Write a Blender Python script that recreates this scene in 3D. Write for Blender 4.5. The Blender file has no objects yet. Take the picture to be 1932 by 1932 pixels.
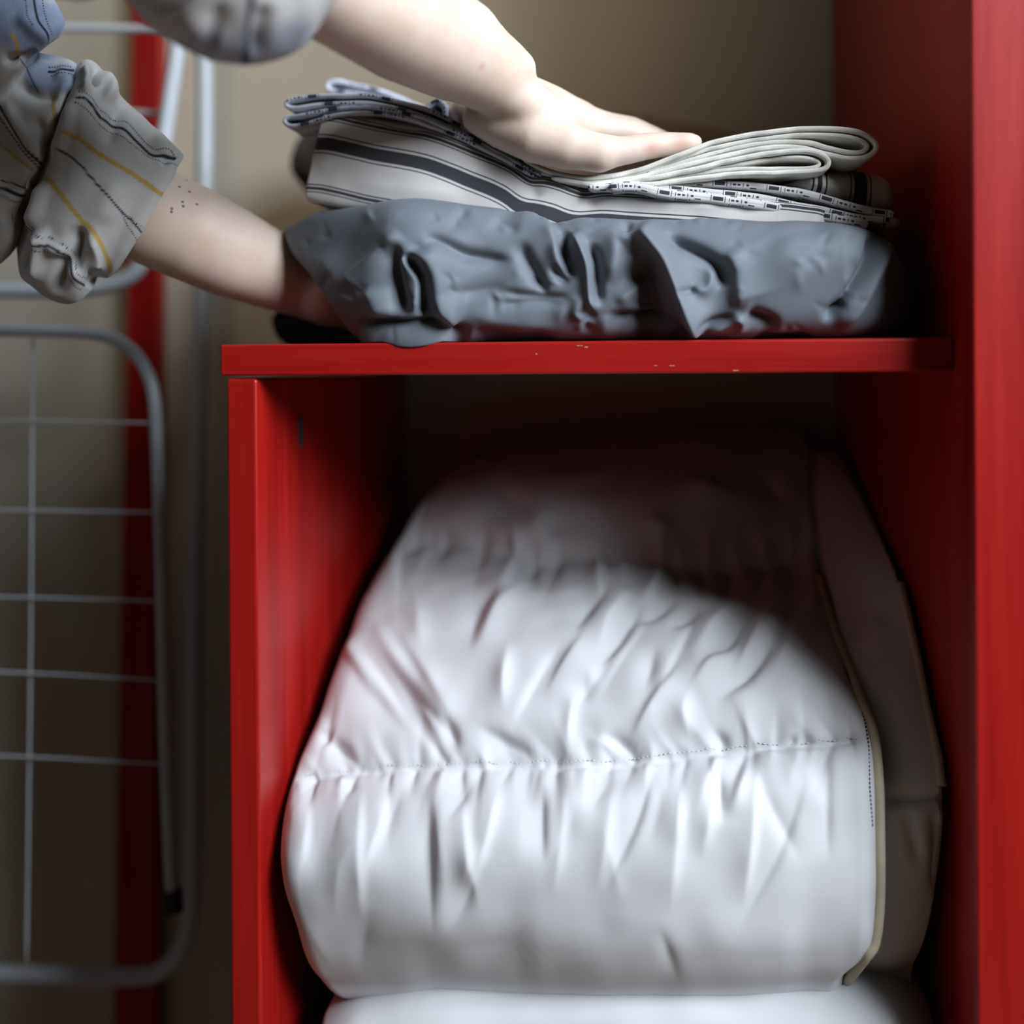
import bpy, math, random
import numpy as np
from mathutils import Matrix, Vector

random.seed(7)
rng = np.random.default_rng(7)
scene = bpy.context.scene
COL = scene.collection

# ------------------------------------------------------------------ camera
FPX, DCAM, ZH = 1890.0, 0.62, 1.05
TH, RO = math.radians(8.1), math.radians(0.41)
PU, PV = 966.0, 680.0
_r = np.array([math.cos(TH), math.sin(TH), 0.0]); _u = np.array([0, 0, 1.0])
FW = np.array([-math.sin(TH), math.cos(TH), 0.0])
RI = _r * math.cos(RO) - _u * math.sin(RO)
UP = _u * math.cos(RO) + _r * math.sin(RO)
CC = np.array([0.0, -DCAM, ZH])

cam_d = bpy.data.cameras.new('camera')
cam = bpy.data.objects.new('camera', cam_d); COL.objects.link(cam)
M = Matrix.Identity(4)
for i in range(3):
    M[i][0], M[i][1], M[i][2], M[i][3] = RI[i], UP[i], -FW[i], CC[i]
cam.matrix_world = M
cam_d.sensor_fit = 'HORIZONTAL'; cam_d.sensor_width = 36.0
cam_d.lens = FPX / 1932.0 * 36.0
cam_d.shift_y = -(966.0 - PV) / 1932.0
cam_d.clip_start = 0.02
cam_d.dof.use_dof = True
cam_d.dof.focus_distance = 0.635
cam_d.dof.aperture_fstop = 1.65
scene.camera = cam

# ------------------------------------------------------------------ world, window light, exposure
world = bpy.data.worlds.new('room_light'); scene.world = world
world.use_nodes = True
bg = world.node_tree.nodes['Background']
bg.inputs[0].default_value = (1.0, 0.80, 0.58, 1)
bg.inputs[1].default_value = 0.032
scene.cycles.diffuse_bounces = 1

def area_light(name, loc, target, sx, sy, power, color):
    l = bpy.data.lights.new(name, 'AREA'); l.shape = 'RECTANGLE'
    l.size, l.size_y, l.energy, l.color = sx, sy, power, color
    o = bpy.data.objects.new(name, l); COL.objects.link(o)
    o.location = loc
    o.rotation_euler = (Vector(target) - Vector(loc)).to_track_quat('-Z', 'Y').to_euler()
    return o
WAZ, WEL, WD = math.radians(55), math.radians(30), 1.6
area_light('window_daylight',
           (WD * math.sin(WAZ) * math.cos(WEL), -WD * math.cos(WAZ) * math.cos(WEL), ZH + WD * math.sin(WEL)),
           (-0.05, 0.0, ZH - 0.1), 0.82, 0.9, 52.0, (0.84, 0.925, 1.0))
fill = bpy.data.lights.new('added_wall_fill', 'SPOT'); fill.energy = 20.0; fill.color = (1.0, 0.78, 0.54)  # added warm fill to brighten the upper wall and stack, no real fixture
fill.spot_size = math.radians(38); fill.spot_blend = 1.0; fill.shadow_soft_size = 0.12
fill_o = bpy.data.objects.new('added_wall_fill', fill); COL.objects.link(fill_o); fill_o.location = (-0.1, -0.65, 2.25)
fill_o.rotation_euler = (Vector((-0.28, 0.40, ZH + 0.42)) - fill_o.location).to_track_quat('-Z', 'Y').to_euler()
scene.view_settings.view_transform = 'Standard'
scene.view_settings.look = 'None'
scene.view_settings.exposure = 0.0
scene.view_settings.gamma = 1.0
scene.view_settings.use_curve_mapping = False

# ------------------------------------------------------------------ geometry helpers
def P(u, v, Y):
    """point on the plane at depth Y that the pixel u, v looks at"""
    u = np.asarray(u, float); v = np.asarray(v, float)
    d = FW + np.multiply.outer((u - PU) / FPX, RI) + np.multiply.outer((PV - v) / FPX, UP)
    t = (np.asarray(Y, float) - CC[1]) / d[..., 1]
    return CC + d * t[..., None]

def proj(V):
    q = V - CC
    z = q @ FW
    return np.stack([PU + FPX * (q @ RI) / z, PV - FPX * (q @ UP) / z], -1)

def smooth_path(pts, n=60, closed=False):
    """Catmull-Rom through points (any dimension), resampled to n"""
    p = np.asarray(pts, float)
    if len(p) == 2:
        t = np.linspace(0, 1, n)[:, None]
        return p[0] * (1 - t) + p[1] * t
    q = np.vstack([2 * p[0] - p[1], p, 2 * p[-1] - p[-2]])
    s = np.linspace(0, len(p) - 1, n)
    i = np.minimum(s.astype(int), len(p) - 2); f = (s - i)[:, None]
    a, b, c, d = q[i], q[i + 1], q[i + 2], q[i + 3]
    return 0.5 * (2 * b + (c - a) * f + (2 * a - 5 * b + 4 * c - d) * f ** 2 + (3 * b - a - 3 * c + d) * f ** 3)

def poly_dist(U, pts):
    """unsigned distance, side (+ = right of travel on screen), arc length position and total"""
    best = np.full(len(U), 1e9); side = np.zeros(len(U)); arc = np.zeros(len(U))
    seg = np.linalg.norm(np.diff(pts, axis=0), axis=1); cum = np.concatenate([[0], np.cumsum(seg)])
    for k in range(len(pts) - 1):
        a, b = pts[k], pts[k + 1]; ab = b - a
        L2 = ab @ ab + 1e-12
        t = np.clip(((U - a) @ ab) / L2, 0, 1)
        w = U - a - t[:, None] * ab
        d = np.hypot(w[:, 0], w[:, 1])
        m = d < best
        best[m] = d[m]
        cr = ab[0] * (U[:, 1] - a[1]) - ab[1] * (U[:, 0] - a[0])
        side[m] = np.sign(cr)[m]; arc[m] = (cum[k] + t * seg[k])[m]
    return best, side, arc, cum[-1]

def strokes_height(U, strokes, pw=2.0):
    """sum of tapered ridge / groove strokes: (points, height in mm, width left, width right[, taper])"""
    h = np.zeros(len(U))
    for st in strokes:
        pts, A, wl, wr = st[:4]
        tap = st[4] if len(st) > 4 else 0.3
        c = smooth_path(pts, max(8, 5 * len(pts)))
        mg = 2.6 * max(wl, wr)
        lo, hi = c.min(0) - mg, c.max(0) + mg
        ix = np.nonzero((U[:, 0] > lo[0]) & (U[:, 0] < hi[0]) & (U[:, 1] > lo[1]) & (U[:, 1] < hi[1]))[0]
        if not len(ix): continue
        d, sd, ar, L = poly_dist(U[ix], c)
        s = ar / L
        if tap > 0:
            tp = np.clip(np.minimum(s, 1 - s) / tap, 0, 1); tp = tp * tp * (3 - 2 * tp)
        else:
            tp = 1.0
        w = np.where(sd > 0, wr, wl)
        if tap < 0:                              # gather: strong at its start, fading and widening
            tp = (1 - s) ** 1.3 * np.clip(s / 0.04, 0.3, 1); w = w * (0.7 + 1.6 * s)
        h[ix] += A * 0.001 * tp * np.exp(-(d / w) ** pw)
    return h

_NL = rng.uniform(-1, 1, (64, 64))
def vnoise(x, y):
    xi, yi = np.floor(x).astype(int), np.floor(y).astype(int)
    fx, fy = x - xi, y - yi
    fx = fx * fx * (3 - 2 * fx); fy = fy * fy * (3 - 2 * fy)
    g = lambda a, b: _NL[a % 64, b % 64]
    return (g(xi, yi) * (1 - fx) + g(xi + 1, yi) * fx) * (1 - fy) + (g(xi, yi + 1) * (1 - fx) + g(xi + 1, yi + 1) * fx) * fy

def grid_normals(V, cu, cv):
    """normals of a grid of points; cu / cv: rows / columns wrap"""
    du = np.roll(V, -1, 0) - np.roll(V, 1, 0) if cu else np.gradient(V, axis=0)
    dv = np.roll(V, -1, 1) - np.roll(V, 1, 1) if cv else np.gradient(V, axis=1)
    n = np.cross(du, dv)
    return n / (np.linalg.norm(n, axis=2, keepdims=True) + 1e-12)

def link(o, parent=None):
    COL.objects.link(o)
    if parent is not None: o.parent = parent
    return o

def raw_mesh(name, verts, faces, mat, parent=None, smooth=True, uvs=None):
    me = bpy.data.meshes.new(name)
    verts = np.asarray(verts, np.float32); faces = np.asarray(faces, np.int32)
    nf, k = faces.shape
    me.vertices.add(len(verts)); me.vertices.foreach_set('co', verts.ravel())
    me.loops.add(nf * k); me.loops.foreach_set('vertex_index', faces.ravel())
    me.polygons.add(nf)
    me.polygons.foreach_set('loop_start', np.arange(0, nf * k, k, dtype=np.int32))
    me.polygons.foreach_set('loop_total', np.full(nf, k, np.int32))
    me.polygons.foreach_set('use_smooth', np.full(nf, smooth))
    if uvs is not None:
        l = me.uv_layers.new(name='UVMap'); l.data.foreach_set('uv', np.asarray(uvs, np.float32).ravel())
    me.update(); me.validate()
    if mat: me.materials.append(mat)
    return link(bpy.data.objects.new(name, me), parent)

def grid_mesh(name, V, mat, parent=None, cu=False, cv=False, uv=None, ink=None, smooth=True, flip=False):
    m, n = V.shape[:2]
    I, J = np.meshgrid(np.arange(m if cu else m - 1), np.arange(n if cv else n - 1), indexing='ij')
    I, J = I.ravel(), J.ravel(); I1, J1 = (I + 1) % m, (J + 1) % n
    F = np.stack([I * n + J, I1 * n + J, I1 * n + J1, I * n + J1], 1)
    uvs = None
    if uv is not None:                       # uv has one extra row / column where it wraps
        uvs = np.stack([uv[I, J], uv[I + 1, J], uv[I + 1, J + 1], uv[I, J + 1]], 1)
    if flip:
        F = F[:, ::-1]
        if uvs is not None: uvs = uvs[:, ::-1]
    o = raw_mesh(name, V.reshape(-1, 3), F, mat, parent, smooth, uvs)
    if ink is not None:
        for key, val in ink.items():
            a = o.data.attributes.new(key, 'FLOAT', 'POINT')
            a.data.foreach_set('value', np.asarray(val, np.float32).ravel())
    return o

def box(name, lo, hi, mat, parent=None, bevel=0.0015):
    lo, hi = np.array(lo, float), np.array(hi, float)
    c = [(x, y, z) for z in (0, 1) for y in (0, 1) for x in (0, 1)]
    v = [lo + (hi - lo) * np.array(k) for k in c]
    f = [(0, 2, 3, 1), (4, 5, 7, 6), (0, 1, 5, 4), (2, 6, 7, 3), (0, 4, 6, 2), (1, 3, 7, 5)]
    o = raw_mesh(name, v, f, mat, parent, smooth=False)
    if bevel:
        b = o.modifiers.new('bevel', 'BEVEL'); b.width = bevel; b.segments = 3; b.limit_method = 'ANGLE'
    return o

def tube(name, pts, rad, mat, parent=None, seg=14, closed=False):
    p = np.asarray(pts, float); n = len(p)
    t = np.gradient(p, axis=0); t /= np.linalg.norm(t, axis=1, keepdims=True) + 1e-12
    ref = np.array([0, 1.0, 0]) if abs(t[:, 1]).mean() < 0.7 else np.array([0, 0, 1.0])
    a = np.cross(t, ref); a /= np.linalg.norm(a, axis=1, keepdims=True) + 1e-12
    b = np.cross(t, a)
    ph = np.linspace(0, 2 * np.pi, seg, endpoint=False)
    r = np.broadcast_to(np.asarray(rad, float), (n,))[:, None, None]
    V = p[:, None] + r * (a[:, None] * np.cos(ph)[None, :, None] + b[:, None] * np.sin(ph)[None, :, None])
    V = np.concatenate([np.repeat(p[:1][:, None], seg, 1), V, np.repeat(p[-1:][:, None], seg, 1)])
    return grid_mesh(name, V, mat, parent, cv=True, flip=True)

def empty(name, loc, label, cat, group=None):
    o = link(bpy.data.objects.new(name, None)); o.location = loc; o.empty_display_size = 0.05
    tag(o, label, cat, group); return o

def tag(o, label=None, cat=None, group=None, kind=None):
    if label: o['label'] = label
    if cat: o['category'] = cat
    if group: o['group'] = group
    if kind: o['kind'] = kind
    return o

def adopt(child, parent):
    """parent keeping the world placement (parents are never rotated)"""
    child.parent = parent
    child.location = Vector(child.location) - Vector(parent.location)
    return child

# ------------------------------------------------------------------ material helpers
class X:
    """tiny node arithmetic"""
    nt = None
    def __init__(s, sock): s.s = sock
    @staticmethod
    def op(o, a, b=0.0, c=0.0):
        n = X.nt.nodes.new('ShaderNodeMath'); n.operation = o
        for i, v in enumerate((a, b, c)):
            if isinstance(v, X): X.nt.links.new(v.s, n.inputs[i])
            else: n.inputs[i].default_value = v
        return X(n.outputs[0])
    def __add__(s, o): return X.op('ADD', s, o)
    def __sub__(s, o): return X.op('SUBTRACT', s, o)
    def __rsub__(s, o): return X.op('SUBTRACT', o, s)
    def __mul__(s, o): return X.op('MULTIPLY', s, o)
    __radd__ = __add__; __rmul__ = __mul__
    def lt(s, o): return X.op('LESS_THAN', s, o)
    def gt(s, o): return X.op('GREATER_THAN', s, o)
    def fract(s): return X.op('FRACT', s)
    def mod(s, o): return X.op('FLOORED_MODULO', s, o)
    def abs(s): return X.op('ABSOLUTE', s)
    def max(s, o): return X.op('MAXIMUM', s, o)
    def min(s, o): return X.op('MINIMUM', s, o)
    def band(s, a, b): return s.gt(a) * s.lt(b)

def srgb(r, g, b):
    f = lambda c: (c / 255) / 12.92 if c / 255 <= 0.04045 else ((c / 255 + 0.055) / 1.055) ** 2.4
    return (f(r), f(g), f(b), 1.0)

def new_mat(name, rough=0.8, spec=0.3, sheen=0.0, sss=0.0):
    m = bpy.data.materials.new(name); m.use_nodes = True
    nt = m.node_tree; b = nt.nodes['Principled BSDF']
    b.inputs['Roughness'].default_value = rough
    b.inputs['Specular IOR Level'].default_value = spec
    b.inputs['Sheen Weight'].default_value = sheen
    b.inputs['Sheen Roughness'].default_value = 0.4
    if sss:
        b.inputs['Subsurface Weight'].default_value = sss
        b.inputs['Subsurface Radius'].default_value = (0.006, 0.0025, 0.0013)
        b.inputs['Subsurface Scale'].default_value = 1.0
    X.nt = nt
    return m, nt, b

def node(nt, kind, **kw):
    n = nt.nodes.new(kind)
    for k, v in kw.items():
        if k in n.inputs: n.inputs[k].default_value = v
        else: setattr(n, k, v)
    return n

def ramp(nt, fac, stops):
    n = nt.nodes.new('ShaderNodeValToRGB')
    e = n.color_ramp.elements
    while len(e) < len(stops): e.new(0.5)
    for k, (p, c) in enumerate(stops): e[k].position = p; e[k].color = c
    nt.links.new(fac.s if isinstance(fac, X) else fac, n.inputs[0])
    return n.outputs[0]

def mix(nt, fac, a, b):
    n = nt.nodes.new('ShaderNodeMix'); n.data_type = 'RGBA'
    for i, v in ((0, fac), (6, a), (7, b)):
        if isinstance(v, X): nt.links.new(v.s, n.inputs[i])
        elif hasattr(v, 'is_linked'): nt.links.new(v, n.inputs[i])
        else: n.inputs[i].default_value = v
    return n.outputs[2]

def noise(nt, scale, detail=4, coord=None, sx=(1, 1, 1), rough=0.5):
    n = node(nt, 'ShaderNodeTexNoise', Scale=scale, Detail=detail, Roughness=rough)
    mp = node(nt, 'ShaderNodeMapping'); mp.inputs['Scale'].default_value = sx
    if coord is None:
        coord = nt.nodes.new('ShaderNodeTexCoord').outputs['Object']
    nt.links.new(coord, mp.inputs[0]); nt.links.new(mp.outputs[0], n.inputs['Vector'])
    return X(n.outputs[0])

def bump(nt, b, h, strength, dist):
    n = node(nt, 'ShaderNodeBump', Strength=strength, Distance=dist)
    nt.links.new(h.s, n.inputs['Height']); nt.links.new(n.outputs[0], b.inputs['Normal'])

def uvxy(nt):
    s = nt.nodes.new('ShaderNodeSeparateXYZ'); t = nt.nodes.new('ShaderNodeTexCoord')
    nt.links.new(t.outputs['UV'], s.inputs[0])
    return X(s.outputs[0]), X(s.outputs[1])

def weave(nt, b, scale=900.0, strength=0.12):
    bump(nt, b, noise(nt, scale, 2), strength, 0.0006)

# red painted wood: grain along one axis, tiny worn specks
def red_wood(name, axis, base=(172, 24, 19), dark=(142, 14, 13)):
    m, nt, b = new_mat(name, rough=0.36, spec=0.45)
    s = [70, 70, 70]; s[axis] = 3.0
    g = noise(nt, 1.0, 6, sx=tuple(s), rough=0.62)
    s2 = [22, 22, 22]; s2[axis] = 0.9
    g2 = noise(nt, 1.0, 3, sx=tuple(s2))
    c = ramp(nt, (g * 0.6 + g2 * 0.4), [(0.33, srgb(*dark)), (0.5, srgb(*base)), (0.7, srgb(min(255, base[0] + 14), base[1] + 8, base[2] + 6))])
    spk = noise(nt, 210.0, 2).gt(0.815)
    c = mix(nt, spk, c, srgb(215, 130, 110))
    nt.links.new(c, b.inputs['Base Color'])
    rr = g * 0.25 + 0.26
    nt.links.new(rr.s, b.inputs['Roughness'])
    bump(nt, b, g, 0.10, 0.0008)
    return m
RED_X = red_wood('red_paint_grain_x', 0)
RED_Z = red_wood('red_paint_grain_z', 2)

def plain(name, col, rough=0.8, spec=0.3, var=0.06, nscale=30.0, sheen=0.0, metal=0.0, bstr=0.0, bscale=600.0):
    m, nt, b = new_mat(name, rough, spec, sheen)
    c0 = srgb(*[max(0, k * (1 - var)) for k in col]); c1 = srgb(*[min(255, k * (1 + var)) for k in col])
    nt.links.new(ramp(nt, noise(nt, nscale, 4), [(0.35, c0), (0.65, c1)]), b.inputs['Base Color'])
    b.inputs['Metallic'].default_value = metal
    if bstr: weave(nt, b, bscale, bstr)
    return m
WALL = plain('wall_plaster', (204, 196, 180), 0.92, 0.2, 0.02, 3.0, bstr=0.05, bscale=120)
FLOOR = plain('floor_wood', (120, 92, 68), 0.6, 0.4, 0.10, 8.0)
WHITE = plain('duvet_cotton', (232, 232, 236), 0.85, 0.2, 0.008, 12.0, sheen=0.15, bstr=0.06, bscale=1500)
PIPING = plain('duvet_piping', (222, 208, 182), 0.8, 0.2, 0.03, 60.0)
THREAD = plain('dark_thread', (44, 44, 50), 0.8, 0.2, 0.1, 300.0)
STITCH = plain('white_thread', (236, 236, 240), 0.8, 0.2, 0.02, 300.0)
GREY = plain('grey_sateen', (116, 123, 133), 0.6, 0.32, 0.03, 25.0, sheen=0.08, bstr=0.08, bscale=2200)
DARK = plain('charcoal_fabric', (40, 40, 42), 0.9, 0.15, 0.08, 40.0, bstr=0.2)
FUZZY = plain('brown_knit', (62, 54, 50), 0.95, 0.1, 0.25, 90.0, sheen=0.3, bstr=0.8, bscale=260)
TAUPE = plain('taupe_blanket', (176, 152, 134), 0.95, 0.1, 0.06, 60.0, sheen=0.2, bstr=0.3, bscale=400)
CREAM = plain('cream_terry', (246, 243, 234), 0.95, 0.1, 0.03, 80.0, sheen=0.2, bstr=0.45, bscale=700)
METAL = plain('rack_enamel', (198, 205, 214), 0.35, 0.5, 0.02, 20.0)
BLACK = plain('black_plastic', (18, 18, 20), 0.5, 0.4, 0.05, 50.0)
CHIP = plain('bare_wood_chip', (196, 132, 112), 0.8, 0.2, 0.1, 300.0)
HOLE = plain('peg_hole_dark', (52, 58, 62), 0.6, 0.3, 0.1, 200.0)

def line_cloth(name):
    """ticking stripe: UV.y = metres down from the front fold"""
    m, nt, b = new_mat(name, 0.85, 0.2, sheen=0.15)
    u, v = uvxy(nt)
    v = v + (noise(nt, 40, 2) - 0.5) * 0.0006
    w = (v + 0.0015).mod(0.0490)
    k = w.band(0.0015, 0.0024).max(w.band(0.0034, 0.0055)).max(w.band(0.0065, 0.0073))        # triple line
    k = k.max(w.band(0.0163, 0.0172)).max(w.band(0.0188, 0.0273)).max(w.band(0.0289, 0.0297))  # wide band with edge lines
    tx = noise(nt, 1500, 2)
    ink = mix(nt, tx, srgb(52, 52, 60), srgb(92, 92, 100))
    nt.links.new(mix(nt, k, srgb(233, 228, 226), ink), b.inputs['Base Color'])
    weave(nt, b, 1800, 0.15)
    return m
TICKING = line_cloth('ticking_stripe')

def dash_cloth(name, ground, inkc, period=0.034):
    """printed dashes and blocks: UV.x along the edge, UV.y across it, metres"""
    m, nt, b = new_mat(name, 0.85, 0.2, sheen=0.15)
    u, v = uvxy(nt)
    row = X.op('FLOOR', v * (1 / 0.0042))
    uu = u + row * 0.0117
    w = uu.mod(period)
    vv = v.mod(0.0042)
    mid = vv.band(0.0009, 0.0034)
    blk = w.band(0.006, 0.0125) * mid
    brk = w.band(0.0046, 0.0051).max(w.band(0.0134, 0.0139)) * vv.band(0.0003, 0.0040)
    dsh = w.band(0.0175, 0.0195).max(w.band(0.0205, 0.0222)).max(w.band(0.026, 0.0277)) * vv.band(0.0013, 0.0026)
    tk = w.band(0.0160, 0.0165).max(w.band(0.0238, 0.0243)) * vv.band(0.0008, 0.0032)
    edge = w.band(0.0285, 0.0325) * vv.lt(0.0007)
    k = blk.max(brk).max(dsh).max(tk).max(edge)
    ink = mix(nt, noise(nt, 1600, 2), srgb(*inkc), srgb(*[c + 34 for c in inkc]))
    nt.links.new(mix(nt, k, srgb(*ground), ink), b.inputs['Base Color'])
    weave(nt, b, 1500, 0.2)
    return m
DASH = dash_cloth('dash_print_white', (226, 224, 224), (46, 48, 56))
DASH_BLUE = dash_cloth('dash_print_blue', (228, 233, 248), (48, 54, 76), 0.052)

def bar_cloth(name):
    """upright ticking bars: UV.x in metres along the fold"""
    m, nt, b = new_mat(name, 0.85, 0.2, sheen=0.15)
    u, v = uvxy(nt)
    k = u.band(0.0200, 0.0212).max(u.band(0.0232, 0.0262)).max(u.band(0.0285, 0.0296))
    k = k.max(u.band(0.0455, 0.0463)).max(u.band(0.0482, 0.0572)).max(u.band(0.0592, 0.0600))
    nt.links.new(mix(nt, k, srgb(240, 234, 226), srgb(66, 65, 68)), b.inputs['Base Color'])
    weave(nt, b, 1500, 0.2)
    return m
BARS = bar_cloth('ticking_bars')

def shirt_mat(name):
    m, nt, b = new_mat(name, 0.9, 0.15, sheen=0.3)
    def at(n):
        a = nt.nodes.new('ShaderNodeAttribute'); a.attribute_name = n; return X(a.outputs['Fac'])
    u, v = uvxy(nt)
    tw = (X.op('SINE', (u * 1.0 + v * 0.6) * 7000.0) * 0.5 + 0.5)
    nz = noise(nt, 700, 3)
    base = mix(nt, noise(nt, 30, 3), srgb(198, 196, 194), srgb(222, 220, 218))
    base = mix(nt, (tw * nz) * 0.45, base, srgb(112, 114, 120))
    blue = mix(nt, noise(nt, 400, 2), srgb(120, 138, 172), srgb(150, 166, 196))
    base = mix(nt, at('blue'), base, blue)
    base = mix(nt, at('yellow'), base, srgb(196, 166, 96))
    base = mix(nt, at('ink'), base, srgb(42, 50, 64))
    nt.links.new(base, b.inputs['Base Color'])
    bump(nt, b, tw * 0.5 + nz, 0.25, 0.0005)
    return m
SHIRT = shirt_mat('plaid_flannel')

def skin_mat():
    m, nt, b = new_mat('skin', 0.48, 0.35, sss=0.25)
    c = ramp(nt, noise(nt, 35, 4), [(0.3, srgb(232, 204, 184)), (0.55, srgb(240, 217, 202)), (0.8, srgb(238, 209, 193))])
    geo = nt.nodes.new('ShaderNodeNewGeometry')
    def spot(px, Y, rad, soft):
        d = nt.nodes.new('ShaderNodeVectorMath'); d.operation = 'DISTANCE'
        nt.links.new(geo.outputs['Position'], d.inputs[0]); d.inputs[1].default_value = tuple(P(px[0], px[1], Y))
        mr = node(nt, 'ShaderNodeMapRange'); mr.inputs[1].default_value = rad; mr.inputs[2].default_value = rad * soft
        mr.inputs[3].default_value = 1; mr.inputs[4].default_value = 0
        nt.links.new(d.outputs['Value'], mr.inputs[0]); return X(mr.outputs[0])
    return m, nt, b, c, spot

# ------------------------------------------------------------------ the room
YW = 0.40                                   # face of the wall behind the cabinet
tag(box('wall_back', (-2.2, YW, 0), (1.6, YW + 0.1, 2.6), WALL, bevel=0), kind='structure')
tag(box('floor', (-2.2, -2.6, -0.05), (1.6, YW, 0), FLOOR, bevel=0), kind='structure')

# ------------------------------------------------------------------ red cabinet
XL0, XL1 = -0.2768, -0.2560                # left panel outer / inner face
XR = 0.1748                                # tall right panel, inner face
ZT, ZB = ZH + 0.0117, ZH - 0.0087          # shelf board top / bottom
cab = empty('shelf_cabinet', (-0.05, 0.18, 0), 'red painted wooden cabinet holding the folded bedding on its shelf', 'cabinet')
YB = YW - 0.004
adopt(box('shelf_board', (-0.2807, 0.0, ZB), (XR - 0.0006, YB, ZT), RED_X, bevel=0.0016), cab)
adopt(box('side_panel', (XL0, 0.0005, 0.0), (XL1, YB, ZB - 0.0020), RED_Z, bevel=0.0022), cab)
adopt(box('tall_side_panel', (XR, -0.035, 0.0), (XR + 0.046, YB, 2.25), RED_Z, bevel=0.0012), cab)
adopt(box('bottom_board', (XL1 + 0.0005, 0.004, 0.330), (XR - 0.0005, YB, 0.350), RED_X), cab)
adopt(box('plinth', (XL1 + 0.0005, 0.03, 0.0), (XR - 0.0005, 0.05, 0.3295), RED_X), cab)
# peg hole in the left panel, an oblong recess plate
hp = P(567, 815, 0.0); ph_t = (567 - PU) / FPX
yh = None
for yy in np.linspace(0.0, 0.3, 601):
    if P(567, 815, yy)[0] <= XL1:
        yh = yy
        break
if yh is None:
    ys = np.linspace(0, 0.3, 601); yh = ys[np.argmin(abs(P(np.full(601, 567), np.full(601, 815), ys)[:, 0] - XL1))]
ys = np.linspace(0, 0.3, 601); yh = ys[np.argmin(abs(P(np.full(601, 567.), np.full(601, 815.), ys)[:, 0] - XL1))]
zc_ = P(567, 815, yh)[2]
a = np.linspace(0, 2 * np.pi, 25)[:-1]
ringp = np.stack([np.full(24, XL1 + 0.0004), yh + 0.0045 * np.cos(a), zc_ + 0.0075 * np.sign(np.sin(a)) + 0.0045 * np.sin(a)], 1)
V = np.stack([np.repeat([[XL1 + 0.0002, yh, zc_]], 24, 0), ringp * 1.0, ringp - [0.0012, 0, 0]])
adopt(grid_mesh('peg_hole', V, HOLE, cv=True, smooth=False), cab)

for cu_, cv_, cw_, ch_ in ((1094, 652, 0.0036, 0.0007), (1106, 655, 0.0022, 0.0009), (1237, 690, 0.0020, 0.0006), (1268, 690, 0.0030, 0.0006), (1388, 699, 0.0034, 0.0006), (1012, 668, 0.0010, 0.0008)):
    q_ = P(cu_, cv_, 0.0)
    adopt(box('paint_chip', (q_[0] - cw_ / 2, -0.00012, q_[2] - ch_ / 2), (q_[0] + cw_ / 2, 0.0003, q_[2] + ch_ / 2), CHIP, bevel=0), cab)

# ------------------------------------------------------------------ generic folded bundle
def edge_fn(px, Y):
    """z as a function of X from a list of picture points on depth Y"""
    q = P([p[0] for p in px], [p[1] for p in px], Y)
    o = np.argsort(q[:, 0])
    xs, zs = q[o, 0], q[o, 2]
    s = np.linspace(xs[0], xs[-1], 400)
    z = np.interp(s, xs, zs)
    k = np.ones(9) / 9
    z2 = np.convolve(np.pad(z, 4, mode='edge'), k, 'valid')
    return lambda x: np.interp(x, s, z2)

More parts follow.
